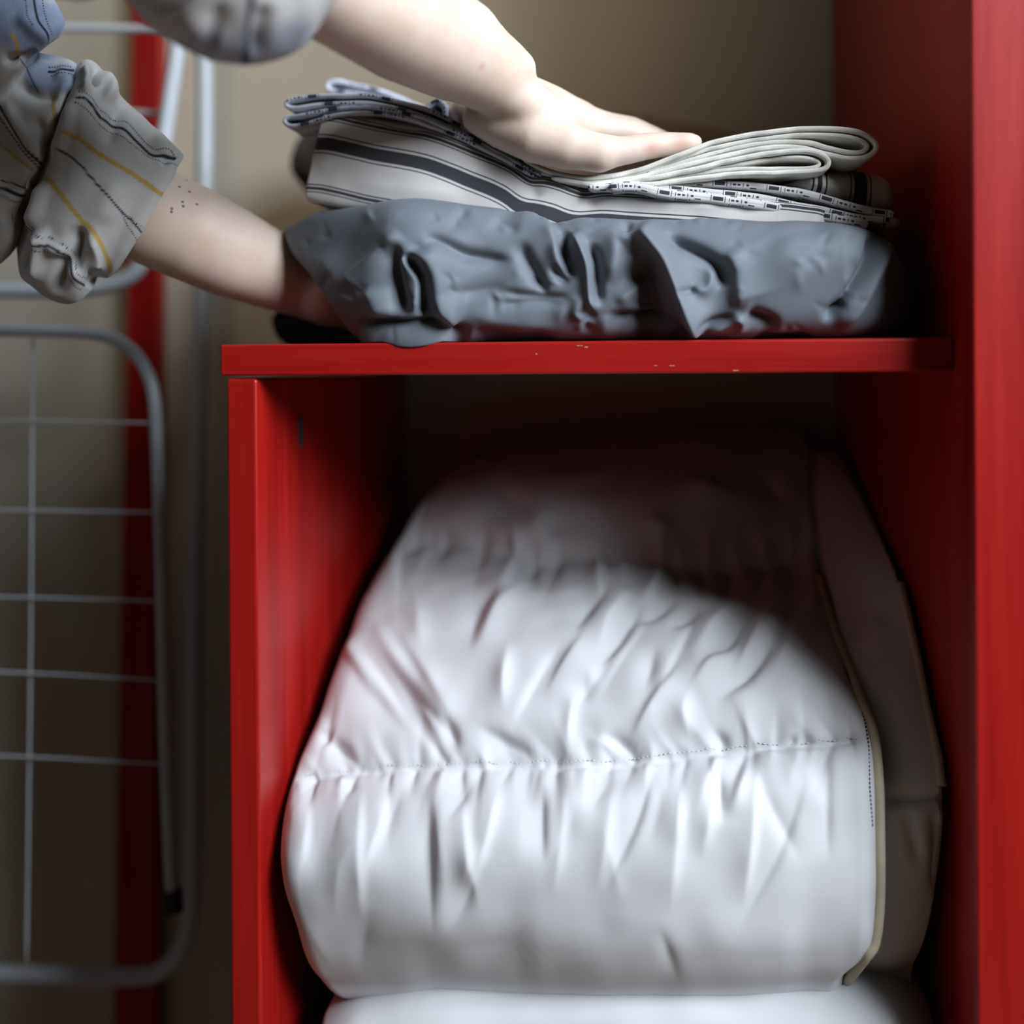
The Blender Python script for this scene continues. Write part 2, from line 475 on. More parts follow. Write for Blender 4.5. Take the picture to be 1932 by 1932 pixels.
def bundle(name, mat, parent, top, bot, uL, uR, yf, yb, n=3.0, ns=200, na=160, rL=0.05, rR=0.05,
           strokes=(), nz=0.0008, nzs=30.0, dense=0.55, rd=0.04, zclamp=None, post=None, Yref=None, capL=0.02, capR=0.02):
    """closed bundle lofted along X. top / bot: picture points of its front silhouette; uL / uR: (top, bottom)
    picture columns of its ends; yf(X) front depth; yb back depth"""
    Yr = yf(0.0) + 0.012 if Yref is None else Yref
    zt_, zb_ = edge_fn(top, Yr), edge_fn(bot, Yr)
    xl_t, xl_b = P(uL[0], 500, Yr)[0], P(uL[1], 500, Yr)[0]
    xr_t, xr_b = P(uR[0], 500, Yr)[0], P(uR[1], 500, Yr)[0]
    s = np.linspace(0, 1, ns); s = s + 0.0 * s
    s = 0.5 - 0.5 * np.cos(np.pi * s) * (0.35) - 0.65 * (0.5 - s)      # a little denser at both ends
    s = (s - s[0]) / (s[-1] - s[0])
    # sample the section evenly along its front, sparsely along top, back and underside
    pf = np.linspace(0, 2 * np.pi, 6001)
    hz = float(np.mean(np.abs(zt_(np.linspace(xl_t, xr_t, 50)) - zb_(np.linspace(xl_t, xr_t, 50))))) / 2
    fy = np.sign(np.cos(pf)) * abs(np.cos(pf)) ** (2 / n); fz = np.sign(np.sin(pf)) * abs(np.sin(pf)) ** (2 / n)
    qy = np.where(fy > 0, -rd * fy, (yb - yf(0.0) - rd) * -fy); qz = hz * fz
    wt = np.where((fy[1:] + fy[:-1]) / 2 > -0.02, 1.0, 0.12)
    ca = np.concatenate([[0], np.cumsum(np.hypot(np.diff(qy), np.diff(qz)) * wt)])
    ph = np.interp(np.linspace(0, ca[-1], na, endpoint=False), ca, pf)
    cy = np.sign(np.cos(ph)) * abs(np.cos(ph)) ** (2 / n)
    cz = np.sign(np.sin(ph)) * abs(np.sin(ph)) ** (2 / n)
    zn = (cz[None, :] + 1) / 2
    xl = xl_b + (xl_t - xl_b) * zn; xr = xr_b + (xr_t - xr_b) * zn
    Xs = xl + (xr - xl) * s[:, None]
    zt, zb = zt_(Xs), zb_(Xs)
    e = np.ones(ns)
    m = s < rL; e[m] = np.sqrt(np.clip(1 - (1 - s[m] / rL) ** 2, 0, 1))
    m = s > 1 - rR; e[m] = np.sqrt(np.clip(1 - ((s[m] - 1 + rR) / rR) ** 2, 0, 1))
    cl = np.where(s < 0.5, capL, capR); e = np.maximum(e, cl)
    Yf = yf(Xs)
    ee = 0.55 + 0.45 * e[:, None]
    c1 = Yf + rd
    ys_ = np.where(cy[None, :] > 0, c1 - rd * cy[None, :], c1 + (yb - c1) * -cy[None, :])
    ymid = (Yf + yb) / 2
    V = np.stack([Xs, ymid + (ys_ - ymid) * ee, (zt + zb) / 2 + (zt - zb) / 2 * e[:, None] * cz[None, :]], -1)
    # close the ends
    for k in (0, -1):
        c = V[k].mean(0); V[k] = c + (V[k] - c) * 0.02
    N = grid_normals(V, False, True)
    ctr = V.mean(1, keepdims=True)
    if (N * (V - ctr)).sum() < 0: N = -N
    U = proj(V.reshape(-1, 3))
    h = strokes_height(U, strokes, 1.6) if len(strokes) else np.zeros(len(U))
    view = V.reshape(-1, 3) - CC; view /= np.linalg.norm(view, axis=1, keepdims=True)
    face = np.clip(-(N.reshape(-1, 3) * view).sum(1) * 2.5 + 0.25, 0, 1)
    h = h * face
    q = V.reshape(-1, 3)
    h = h + nz * (vnoise(q[:, 0] * nzs + 3, (q[:, 2] - q[:, 1] * 0.7) * nzs * 1.3) + 0.5 * vnoise(q[:, 0] * nzs * 2.3, (q[:, 2] + q[:, 1]) * nzs * 2.3 + 9))
    # uv before displacement
    d = np.linalg.norm(np.diff(np.concatenate([V, V[:, :1]], 1), axis=1), axis=2)
    arc = np.concatenate([np.zeros((ns, 1)), np.cumsum(d, 1)], 1)
    arc = np.where(np.concatenate([ph, [2 * np.pi]])[None, :] > np.pi, arc - arc[:, -1:], arc)      # front seam free, jump at the back
    kc = int(np.argmin(abs(ph - np.pi / 4)))
    vv = -(arc - arc[:, kc:kc + 1])
    uu = np.concatenate([Xs, Xs[:, :1]], 1) - xl_t
    uv = np.stack([uu, vv], -1)
    h = h.reshape(ns, na)
    for _ in range(3):
        h = (h + np.roll(h, 1, 1) + np.roll(h, -1, 1)) / 3
        h[1:-1] = (h[:-2] + h[1:-1] + h[2:]) / 3
    V = V + N * h[:, :, None]
    if zclamp is not None: V = zclamp(V)
    if post is not None: V = post(V)
    o = grid_mesh(name, V, mat, parent, cv=True, uv=uv)
    return o

# ------------------------------------------------------------------ the stack on the shelf
# grey sheet bundle -------------------------------------------------
STRIPE_BOT = [(560, 372), (600, 384), (640, 392), (740, 402), (900, 416), (1050, 440), (1300, 436), (1500, 430), (1720, 440)]
sb_fn = edge_fn(STRIPE_BOT, 0.045)
g_top = [(400, 430), (470, 412), (508, 402), (530, 392), (570, 380), (650, 379), (740, 377), (800, 376), (870, 380), (940, 388), (1000, 400), (1040, 416),
         (1060, 414), (1085, 404), (1120, 403), (1200, 408), (1300, 406), (1400, 408), (1500, 410), (1580, 412), (1640, 420), (1700, 440), (1760, 475), (1830, 540)]
g_bot = [(400, 640), (620, 640), (660, 646), (700, 652), (760, 657), (830, 657), (870, 652), (900, 648), (960, 646), (1150, 645), (1300, 644), (1400, 642),
         (1500, 640), (1570, 638), (1650, 634), (1750, 632), (1830, 630)]
def S(pts, A, wl, wr, t=0.3): return (pts, A, wl, wr, t)
g_str = [
    # folds at the left corner
    S([(600, 470), (640, 530), (668, 600)], 4, 30, 30),
    S([(650, 545), (700, 492), (757, 437)], 7, 10, 34, 0.2),
    S([(752, 446), (742, 500), (752, 560), (768, 604)], -13, 13, 24, 0.25),
    S([(700, 540), (712, 580), (720, 606)], 5, 22, 22),
    S([(748, 480), (776, 510), (790, 540), (780, 596)], 6, 7, 10, 0.2),
    S([(760, 478), (795, 518), (803, 565), (800, 606)], -14, 9, 12, 0.18),
    S([(778, 470), (800, 512), (813, 558), (832, 595), (870, 612)], 9, 60, 9, 0.15),
    S([(668, 611), (715, 612), (760, 614), (820, 608), (850, 612)], -10, 8, 10, 0.2),
    S([(672, 632), (740, 644), (820, 642), (868, 636)], 7, 12, 16, 0.2),
    S([(850, 622), (885, 640)], -9, 14, 14),
    S([(880, 622), (960, 636), (1060, 638)], -5, 10, 14),
    # broad front panel
    S([(795, 441), (840, 460), (879, 478), (935, 488), (975, 492)], -5.5, 9, 16, 0.25),
    S([(855, 436), (864, 412), (884, 388)], -3, 8, 12),
    S([(930, 405), (960, 425), (980, 440)], -2.5, 12, 12),
    S([(960, 392), (1010, 412), (1040, 440), (1050, 470)], 5, 10, 22),
    S([(985, 448), (990, 480), (1006, 510), (1026, 548)], -6.5, 12, 16),
    S([(1004, 520), (1022, 536), (1028, 556)], -4, 6, 9),
    S([(1038, 500), (1056, 520), (1074, 536)], -6, 7, 7),
    S([(1048, 446), (1056, 486), (1084, 522)], 6, 8, 16),
    S([(1064, 430), (1064, 470), (1074, 508), (1090, 520)], -13, 9, 8, 0.2),
    S([(820, 556), (900, 548), (960, 536)], -2.5, 10, 12),
    S([(930, 548), (990, 556), (1060, 560), (1088, 552)], -3.5, 7, 9),
    S([(940, 575), (1000, 570), (1070, 572)], -3, 6, 9),
    S([(870, 590), (950, 606), (1050, 612)], 3, 20, 20),
    # central gathered fold
    S([(1050, 424), (1062, 410), (1082, 404)], 5, 9, 9),
    S([(1072, 440), (1090, 462), (1108, 500), (1114, 560), (1120, 592)], 9, 10, 9, 0.15),
    S([(1112, 455), (1124, 500), (1127, 580)], -9, 8, 12, 0.2),
    S([(1100, 560), (1086, 590), (1100, 604), (1088, 628)], 4, 9, 9),
    S([(1128, 590), (1104, 606), (1112, 634)], -4, 8, 8),
    S([(1150, 420), (1160, 470), (1150, 540)], 5, 16, 20),
    S([(1187, 414), (1180, 442)], -5, 6, 8),
    S([(1166, 462), (1178, 452), (1204, 470)], 4, 12, 10),
    # large overlapping fold
    S([(1188, 440), (1222, 466), (1248, 496), (1270, 545), (1294, 596), (1326, 632)], 15, 30, 9, 0.12),
    S([(1206, 480), (1226, 530), (1238, 590), (1262, 634)], -15, 14, 38, 0.2),
    S([(1140, 600), (1200, 606), (1250, 622)], -10, 12, 22),
    S([(1160, 575), (1200, 545), (1216, 520)], 4, 12, 12),
    S([(1250, 446), (1306, 470), (1350, 498), (1372, 548)], -9, 10, 12, 0.2),
    S([(1300, 540), (1330, 548), (1345, 520), (1330, 498)], 4.5, 10, 10),
    S([(1276, 555), (1296, 550), (1314, 546)], -5, 5, 6),
    S([(1368, 470), (1386, 510), (1392, 560), (1400, 585)], 6, 40, 12, 0.2),
    S([(1300, 612), (1350, 606), (1394, 596)], -6, 8, 8),
    S([(1325, 628), (1370, 610), (1396, 602), (1406, 632)], 5, 7, 7),
    S([(1404, 590), (1440, 600), (1470, 620)], -9, 10, 18),
    S([(1410, 640), (1480, 640), (1540, 634)], -5, 8, 8),
    # right panel, smooth and swelling
    S([(1430, 440), (1500, 500), (1540, 560)], 5, 80, 80, 0.4),
    S([(1420, 470), (1500, 440), (1580, 425)], -2.0, 14, 18),
    S([(1652, 424), (1642, 490), (1602, 552), (1552, 610)], -9, 7, 10, 0.15),
    S([(1690, 440), (1660, 500), (1620, 580), (1575, 622)], 5, 10, 12, 0.2),
    S([(1556, 600), (1580, 580), (1600, 575)], -6, 8, 8),
]
rg = random.Random(5)
for _ in range(110):
    x_, y_ = rg.uniform(560, 1640), rg.uniform(400, 632); an = rg.uniform(0, math.pi); ln = rg.uniform(14, 60)
    dx_, dy_ = math.cos(an) * ln / 2, math.sin(an) * ln / 2
    g_str.append(S([(x_ - dx_, y_ - dy_), (x_ + rg.uniform(-4, 4), y_ + rg.uniform(-4, 4)), (x_ + dx_, y_ + dy_)], rg.choice([-1, -1, 1]) * rg.uniform(0.5, 1.7), rg.uniform(3, 7), rg.uniform(4, 12), 0.5))
def g_front(x):
    return 0.004 + 0.055 * np.clip((x - 0.112) / 0.06, 0, 1.2) ** 1.6 - 0.015 * np.exp(-((x + 0.155) / 0.035) ** 2) + 0.036 * np.clip((-0.165 - x) / 0.085, 0, 1.6) ** 1.4
def g_clamp(V):
    lim = sb_fn(V[..., 0]) - 0.001
    w = np.clip((V[..., 1] - 0.030) / 0.012, 0, 1)
    top = V[..., 2] > ZH + 0.06
    V[..., 2] = np.where(top & (w > 0), np.minimum(V[..., 2], lim * w + V[..., 2] * (1 - w)), V[..., 2])
    # room for the hand that carries the left end
    k = np.clip((-0.11 - V[..., 0]) / 0.05, 0, 1) * np.clip((V[..., 1] - 0.035) / 0.02, 0, 1)
    V[..., 2] = np.where(V[..., 2] < ZH + 0.055, V[..., 2] + k * (ZH + 0.058 - V[..., 2]), V[..., 2])
    rest = np.clip((V[..., 1] + 0.001) / 0.003, 0, 1)
    V[..., 2] = np.where(V[..., 2] < ZT + 0.0006, V[..., 2] + rest * (ZT + 0.0006 - V[..., 2]), V[..., 2])
    return V
grey = bundle('folded_sheet', GREY, None, g_top, g_bot, (452, 634), (1812, 1790), g_front, 0.33, n=3.2, ns=560, na=320,
              rL=0.035, rR=0.10, strokes=g_str, nz=0.0009, nzs=26, dense=0.62, zclamp=g_clamp, Yref=0.016)
tag(grey, 'crumpled slate grey satin sheet bundle lying on the red shelf', 'bedsheet')

# dark folded cloth behind the hand, under the grey bundle
dk = bundle('folded_blanket', DARK, None, [(480, 590), (520, 582), (640, 585), (800, 590), (1000, 590)], [(480, 650), (1000, 655)],
            (505, 515), (960, 960), lambda x: 0.17 + 0 * x, 0.31, n=3.5, ns=60, na=60, nz=0.003, Yref=0.18,
            zclamp=lambda V: np.concatenate([V[..., :2], np.maximum(V[..., 2:], ZT + 0.0006)], -1))
tag(dk, 'charcoal folded cloth on the shelf behind the lower hand', 'cloth')

# striped sheet ------------------------------------------------------
s_top = [(560, 205), (612, 204), (640, 205), (680, 214), (720, 224), (760, 231), (800, 238), (830, 246), (870, 262), (900, 275), (940, 291), (970, 306),
         (992, 324), (1005, 330), (1030, 332), (1060, 340), (1085, 352), (1105, 356), (1150, 352), (1200, 356), (1330, 364), (1500, 382), (1600, 395)]
s_str = [S([(600, 300), (700, 315), (850, 350)], 1.2, 30, 30), S([(640, 345), (760, 355), (900, 372)], 2, 25, 25),
         S([(985, 335), (1005, 350), (1012, 380)], -2, 12, 14), S([(1085, 360), (1110, 372), (1120, 395)], -2, 14, 14), S([(1150, 372), (1250, 384), (1400, 392)], 2, 16, 16),
         S([(720, 236), (760, 240), (800, 250)], -2.0, 10, 10), S([(620, 240), (615, 290), (600, 330)], 1.5, 20, 20)]
striped = bundle('striped_sheet', TICKING, None, s_top, STRIPE_BOT, (606, 566), (1600, 1590), lambda x: 0.034 + 0 * x, 0.26, n=4.5,
                 ns=420, na=260, rL=0.016, rR=0.06, strokes=s_str, nz=0.0005, nzs=35, dense=0.55, Yref=0.040, rd=0.012)
tag(striped, 'white folded sheet with dark grey ticking stripes on the grey bundle', 'bedsheet')

# brown fuzzy knit behind the striped sheet
fz = bundle('knitted_blanket', FUZZY, None, [(540, 262), (560, 245), (600, 232), (700, 232), (780, 250)], [(540, 372), (800, 392)], (552, 556), (800, 800),
            lambda x: 0.275 + 0 * x, 0.345, n=2.6, ns=80, na=80, rL=0.22, rR=0.2, nz=0.004, nzs=70, Yref=0.29)
tag(fz, 'dark brown fuzzy knitted blanket poking out behind the striped sheet', 'blanket')

# taupe blanket behind the hand
tp = bundle('folded_blanket', TAUPE, None, [(1010, 262), (1080, 222), (1150, 205), (1220, 212), (1300, 228), (1380, 240), (1500, 262)], [(1010, 400), (1500, 400)],
            (1000, 1000), (1500, 1500), lambda x: 0.285 + 0 * x, 0.375, n=2.6, ns=90, na=70, rL=0.2, rR=0.3, nz=0.002, Yref=0.30)
tag(tp, 'taupe blanket at the back of the stack behind the pressing hand', 'blanket')

# ------------------------------------------------------------------ folded sheets seen from the edge
def ribbon(name, mat, parent, px, th, y0, y1, n=120, ny=14, skew=0.0, wob=0.0012, round_=0.5, seed=0, uoff=0.0):
    """thick cloth folded along a picture path at depth y0 and running back to y1"""
    c = smooth_path(px, n)
    q = P(c[:, 0], c[:, 1], y0)[:, [0, 2]]
    t = np.gradient(q, axis=0); t /= np.linalg.norm(t, axis=1, keepdims=True)
    nn = np.stack([-t[:, 1], t[:, 0]], 1)
    L = np.concatenate([[0], np.cumsum(np.linalg.norm(np.diff(q, axis=0), axis=1))])
    tt = np.full(n, th); tt[:3] *= [0.35, 0.75, 0.95]; tt[-3:] *= [0.95, 0.75, 0.35]
    rows = []; uvr = []
    yy = np.concatenate([[0.0, 0.0, 0.0006, 0.0016], np.linspace(0.004, y1 - y0, ny)])
    sc = np.concatenate([[0.02, 0.45, 0.80, 0.97], np.ones(ny)])
    for k, (y, s) in enumerate(zip(yy, sc)):
        w = wob * (vnoise(L * 40 + seed * 5.1, np.full(n, y * 30 + seed)) + 0.6 * vnoise(L * 110 + seed, np.full(n, y * 60.0)))
        a = q + nn * (tt * s / 2)[:, None]; b = q - nn * (tt * s / 2)[:, None]
        ring = np.concatenate([a, b[::-1]])
        ww = np.concatenate([w, w[::-1]])
        LL = np.concatenate([L, L[::-1]])
        Yr = y0 + y + skew * (LL / L[-1]) + ww * 0.8
        rows.append(np.stack([ring[:, 0], Yr, ring[:, 1] + ww * min(1.0, 0.3 + y * 20)], 1))
        vv = np.concatenate([(tt * s / 2), -(tt * s / 2)[::-1]]) * (1.0 if k < 4 else 1.0) + (0 if k < 4 else y)
        r = np.stack([LL + uoff, vv + 0.0021], 1)
        uvr.append(np.vstack([r, r[:1]]))
    V = np.stack(rows); uv = np.stack(uvr)
    return grid_mesh(name, V, mat, parent, cv=True, uv=uv)

# blue-white printed cloth at the left, under the wrist
zb_t = P(700, 215, 0.045)
blue = empty('printed_cloth', (zb_t[0], 0.1, zb_t[2]), 'bluish white printed cloth folded on the striped sheet under the wrist', 'cloth')
def part(o, par): adopt(o, par); return o
part(ribbon('fold_layer', DASH_BLUE, None, [(1010, 316), (940, 276), (870, 238), (820, 212), (770, 196), (700, 181), (640, 179), (590, 181), (558, 185), (541, 191), (540, 199), (556, 203), (600, 197), (650, 194), (700, 195), (770, 210), (860, 244), (940, 282), (1000, 318)],
            0.0033, 0.036, 0.15, seed=1), blue)
part(ribbon('fold_layer', DASH_BLUE, None, [(1020, 330), (940, 288), (870, 252), (800, 224), (740, 208), (690, 202), (640, 204), (596, 211), (560, 218), (540, 221), (536, 229), (546, 236), (566, 235), (600, 226), (640, 215), (700, 212), (760, 220), (860, 256), (940, 294), (1010, 332)],
            0.0030, 0.033, 0.15, seed=2, uoff=0.013), blue)
part(ribbon('fold_layer', DASH_BLUE, None, [(840, 226), (780, 196), (720, 172), (670, 160), (636, 152), (618, 158), (626, 170), (680, 178), (760, 198), (830, 230)],
            0.0040, 0.12, 0.22, seed=3), blue)
part(ribbon('fold_layer', DASH_BLUE, None, [(800, 206), (812, 196), (824, 190), (836, 196), (840, 214), (836, 236)], 0.0040, 0.05, 0.10, n=60, seed=4), blue)

# printed napkin on the right, under the towel
zb_t = P(1450, 380, 0.04)
nap = empty('printed_napkin', (zb_t[0], 0.1, zb_t[2]), 'white printed napkin in layers below the cream towel', 'napkin')
part(ribbon('fold_layer', DASH, None, [(1130, 350), (1200, 346), (1300, 342), (1400, 346), (1470, 352), (1530, 362), (1600, 380), (1660, 394), (1696, 399)], 0.0052, 0.030, 0.20, skew=0.012, seed=5), nap)
part(ribbon('fold_layer', DASH, None, [(1110, 352), (1180, 352), (1250, 352), (1330, 358), (1420, 366), (1500, 380), (1560, 390), (1630, 404), (1690, 408)], 0.0048, 0.026, 0.20, skew=0.016, seed=6, uoff=0.021), nap)
part(ribbon('fold_layer', DASH, None, [(1150, 352), (1195, 350), (1260, 362), (1340, 370), (1420, 378), (1500, 392), (1570, 402), (1630, 412), (1650, 418)], 0.0066, 0.022, 0.20, skew=0.018, seed=7, uoff=0.008), nap)
o = bundle('fold_layer', BARS, None, [(1470, 338), (1520, 326), (1560, 317), (1600, 309), (1650, 305), (1690, 318), (1720, 345)],
           [(1470, 352), (1520, 360), (1600, 384), (1660, 400), (1720, 398)], (1472, 1478), (1716, 1712), lambda x: 0.042 + 0.02 * np.clip((x - 0.1) / 0.04, 0, 1), 0.21, n=2.6, ns=120, na=120, rL=0.35, rR=0.16, Yref=0.05, nz=0.0006)
part(o, nap)
o = bundle('fold_layer', BARS, None, [(1560, 404), (1620, 404), (1660, 404), (1712, 404)], [(1560, 426), (1640, 434), (1690, 436), (1712, 430)], (1580, 1590), (1712, 1708), lambda x: 0.055 + 0 * x, 0.2, n=2.8, ns=60, na=60, rL=0.3, rR=0.25, Yref=0.06, nz=0.0004)
part(o, nap)

# cream towel under the fingers
zb_t = P(1350, 320, 0.04)
tow = empty('folded_towel', (zb_t[0], 0.1, zb_t[2]), 'cream terry towel folded over under the fingertips', 'towel')
part(ribbon('fold_layer', CREAM, None, [(985, 296), (1010, 312), (1060, 328), (1120, 334), (1200, 322), (1280, 292), (1340, 270), (1400, 256), (1460, 247), (1520, 242), (1580, 242), (1625, 250), (1652, 268), (1652, 284), (1630, 297), (1596, 298), (1560, 290), (1510, 278), (1450, 278), (1380, 291), (1300, 309), (1220, 331), (1130, 344), (1060, 341)],
            0.0034, 0.032, 0.20, n=200, seed=8, wob=0.0016), tow)
part(ribbon('fold_layer', CREAM, None, [(1000, 318), (1060, 334), (1120, 339), (1200, 327), (1280, 299), (1340, 280), (1400, 267), (1460, 258), (1520, 253), (1575, 254), (1615, 261), (1636, 273), (1628, 285), (1600, 286), (1560, 277), (1520, 267), (1450, 268), (1380, 280), (1300, 302), (1220, 328)],
            0.0032, 0.034, 0.20, n=180, seed=9, wob=0.0016), tow)
part(ribbon('fold_layer', CREAM, None, [(1040, 336), (1120, 347), (1200, 340), (1290, 322), (1370, 303), (1440, 290), (1500, 284), (1540, 287), (1562, 300), (1558, 316), (1530, 323), (1470, 325), (1400, 326), (1320, 334), (1240, 345), (1160, 350)],
            0.0034, 0.030, 0.20, n=180, seed=10, wob=0.0016), tow)
part(ribbon('fold_layer', CREAM, None, [(1240, 336), (1320, 320), (1400, 308), (1460, 299), (1510, 296), (1540, 302), (1544, 311), (1522, 316), (1460, 317), (1390, 318), (1320, 326), (1250, 340)],
            0.0028, 0.033, 0.20, n=140, seed=11, wob=0.0014), tow)

# ------------------------------------------------------------------ white duvet in the lower compartment
def duvet():
    rows = [  # left edge px, right edge px at depth (Yl, Yr)
        # u_l, v_l, Y_l,  u_mid, v_mid, Y_mid, u_r, v_r, Y_r
        (640, 1868, 0.060, 1080, 1872, 0.060, 1590, 1868, 0.060),
        (570, 1848, 0.030, 1060, 1862, 0.020, 1606, 1852, 0.022),
        (535, 1765, 0.012, 1050, 1790, -0.002, 1655, 1800, 0.008),
        (510, 1690, 0.003, 1040, 1700, -0.008, 1664, 1700, 0.002),
        (508, 1630, 0.003, 1035, 1610, -0.006, 1664, 1600, 0.002),
        (522, 1540, 0.020, 1030, 1520, 0.006, 1660, 1490, 0.008),
        (545, 1465, 0.038, 1030, 1437, 0.030, 1648, 1392, 0.022),
        (590, 1355, 0.068, 1030, 1330, 0.052, 1628, 1325, 0.040),
        (640, 1220, 0.118, 1030, 1210, 0.090, 1596, 1250, 0.075),
        (700, 1080, 0.190, 1030, 1110, 0.150, 1560, 1140, 0.150),
        (745, 1005, 0.240, 1030, 1034, 0.215, 1536, 1035, 0.225),
        (790, 930, 0.285, 1050, 925, 0.260, 1534, 930, 0.275),
        (835, 880, 0.325, 1060, 855, 0.310, 1532, 850, 0.320),
        (900, 865, 0.360, 1080, 830, 0.350, 1520, 812, 0.355),
    ]
    r = np.array(rows, float)
    L = P(r[:, 0], r[:, 1], r[:, 2]); Mi = P(r[:, 3], r[:, 4], r[:, 5]); R = P(r[:, 6], r[:, 7], r[:, 8])
    L[:, 0] = np.maximum(L[:, 0], XL1 + 0.003)
    # back and underside close the loop
    def ext(A, dx):
        e1 = A[-1] + [0, 0.022, -0.02]; e2 = np.array([A[-1][0], 0.382, A[0][2] + 0.12]); e3 = np.array([A[0][0] + dx, 0.34, A[0][2] + 0.004]); e4 = np.array([A[0][0] + dx * .5, 0.2, A[0][2] + 0.001])
        return np.vstack([A, e1, e2, e3, e4])
    L, Mi, R = ext(L, 0.03), ext(Mi, 0), ext(R, -0.0)
    nr, ncol = 460, 420
    nk = len(L)
    # dense rows on the front
    key = np.concatenate([np.linspace(0, 13, 380, endpoint=False), np.linspace(13, nk - 0.999, 80)])
    def sm(A):
        q = np.vstack([A[-1:], A, A[:2]])
        i = np.minimum(key.astype(int), nk - 1); f = (key - i)[:, None]
        a, b, c, d = q[i], q[i + 1], q[i + 2], q[(i + 3) % len(q)]
        return 0.5 * (2 * b + (c - a) * f + (2 * a - 5 * b + 4 * c - d) * f ** 2 + (3 * b - a - 3 * c + d) * f ** 3)
    Ls, Ms, Rs = sm(L), sm(Mi), sm(R)
    s = np.linspace(0, 1, ncol)
    # parabola through left, middle, right measured along X
    t = s[None, :, None]
    um = ((Ms[:, :1] - Ls[:, :1]) / (Rs[:, :1] - Ls[:, :1]))[:, :, None]
    lin = Ls[:, None] * (1 - t) + Rs[:, None] * t
    dev = Ms - (Ls * (1 - um[:, 0]) + Rs * um[:, 0])
    wgt = np.clip(1 - np.abs((t - um) / np.where(t < um, um, 1 - um)) ** 2.2, 0, 1)
    V = lin + dev[:, None] * wgt * np.array([0, 1, 1])
    # roll the ends back
    cen = V[:380].mean(axis=0, keepdims=True)
    eL = np.clip(1 - s / 0.055, 0, 1); eR = np.clip((s - 0.965) / 0.035, 0, 1)
    kL = 1 - np.sqrt(1 - eL ** 2 * 0.999); kR = 1 - np.sqrt(1 - eR ** 2 * 0.999)
    cc = np.array([0, 0.16, -0.285 + ZH])
    amt = (kL * 0.16 + kR * 0.075)[None, :, None]
    V = V + (cc - V) * amt * np.array([0, 1, 1])
    # collapse caps
    for k, kk in ((0, 1), (-1, -2)):
        c = V[:, kk].mean(0); V[:, k] = c + (V[:, kk] - c) * 0.05
    N = grid_normals(V, True, False)
    view = V - CC; view /= np.linalg.norm(view, axis=2, keepdims=True)
    if (N[60:300, 100:300] * view[60:300, 100:300]).sum() > 0: N = -N
    U = proj(V.reshape(-1, 3))
    st = []
    seam1 = [(530, 1472), (600, 1456), (700, 1446), (800, 1441), (900, 1438), (1000, 1436), (1100, 1436), (1200, 1428), (1300, 1418), (1400, 1408), (1500, 1400), (1650, 1388)]
    seam2 = [(740, 1004), (820, 1004), (900, 1008), (960, 1022), (1010, 1034), (1080, 1026), (1170, 1030), (1280, 1046), (1400, 1044), (1540, 1028)]
    st.append(S(seam1, -2.6, 9, 8, 0.02)); st.append(S(seam1, -6, 55, 42, 0.02))
    st.append(S(seam2, -5, 12, 16, 0.02)); st.append(S(seam2, -9, 60, 70, 0.02))
    r2 = random.Random(11)
    # gathers running away from the seams
    for sx in np.linspace(560, 1570, 30):
        x = sx + r2.uniform(-14, 14); y = np.interp(x, [p[0] for p in seam1], [p[1] for p in seam1])
        ln = r2.uniform(50, 210); dx = r2.uniform(-0.35, 0.12) * ln
        w = r2.uniform(7, 15)
        st.append(S([(x, y + 2), (x + dx * .5, y + ln * .5), (x + dx, y + ln)], r2.choice([-1, -1, 1]) * r2.uniform(1.2, 2.8), w, w * r2.uniform(1.2, 2.6), -1))
        ln = r2.uniform(40, 170); dx = r2.uniform(-0.8, 0.1) * ln; w = r2.uniform(6, 12)
        st.append(S([(x + 8, y - 2), (x + 8 + dx * .55, y - ln * .5), (x + 8 + dx, y - ln)], r2.choice([-1, -1, 1]) * r2.uniform(1.0, 2.6), w, w * r2.uniform(1.2, 2.6), -1))
    for sx in np.linspace(790, 1510, 14):
        x = sx + r2.uniform(-18, 18); y = np.interp(x, [p[0] for p in seam2], [p[1] for p in seam2])
        ln = r2.uniform(60, 160); dx = r2.uniform(-0.6, 0) * ln; w = r2.uniform(8, 14)
        st.append(S([(x, y + 4), (x + dx * .4, y + ln * .5), (x + dx, y + ln)], r2.choice([-1, -1, 1]) * r2.uniform(3.5, 6.5), w, w * 1.8, -1))
        ln = r2.uniform(30, 80)
        st.append(S([(x, y - 4), (x + r2.uniform(-20, 20), y - ln)], r2.choice([-1, 1]) * r2.uniform(3, 6), w, w * 1.5, -1))
    for x in np.linspace(590, 1580, 15):                    # long soft folds hanging from the seam
        x += r2.uniform(-20, 20); y = np.interp(x, [p[0] for p in seam1], [p[1] for p in seam1]) + r2.uniform(0, 30)
        ln = r2.uniform(180, 380); dx = r2.uniform(-0.45, 0.15) * ln
        st.append(S([(x, y), (x + dx * 0.35, y + ln * 0.5), (x + dx, y + ln)], r2.choice([-1, 1]) * r2.uniform(1.6, 3.0), r2.uniform(7, 12), r2.uniform(26, 46), 0.4))
    for x in np.linspace(640, 1560, 16):                    # slanting folds between the seams
        x += r2.uniform(-20, 20); y = np.interp(x, [p[0] for p in seam1], [p[1] for p in seam1]) - r2.uniform(20, 160)
        ln = r2.uniform(110, 230); dx = (-0.7 if x < 900 else 0.75) * ln * r2.uniform(0.6, 1.1)
        st.append(S([(x, y), (x + dx * 0.45, y - ln * 0.5), (x + dx, y - ln)], r2.choice([-1, 1]) * r2.uniform(1.8, 3.4), r2.uniform(7, 11), r2.uniform(20, 36), 0.45))
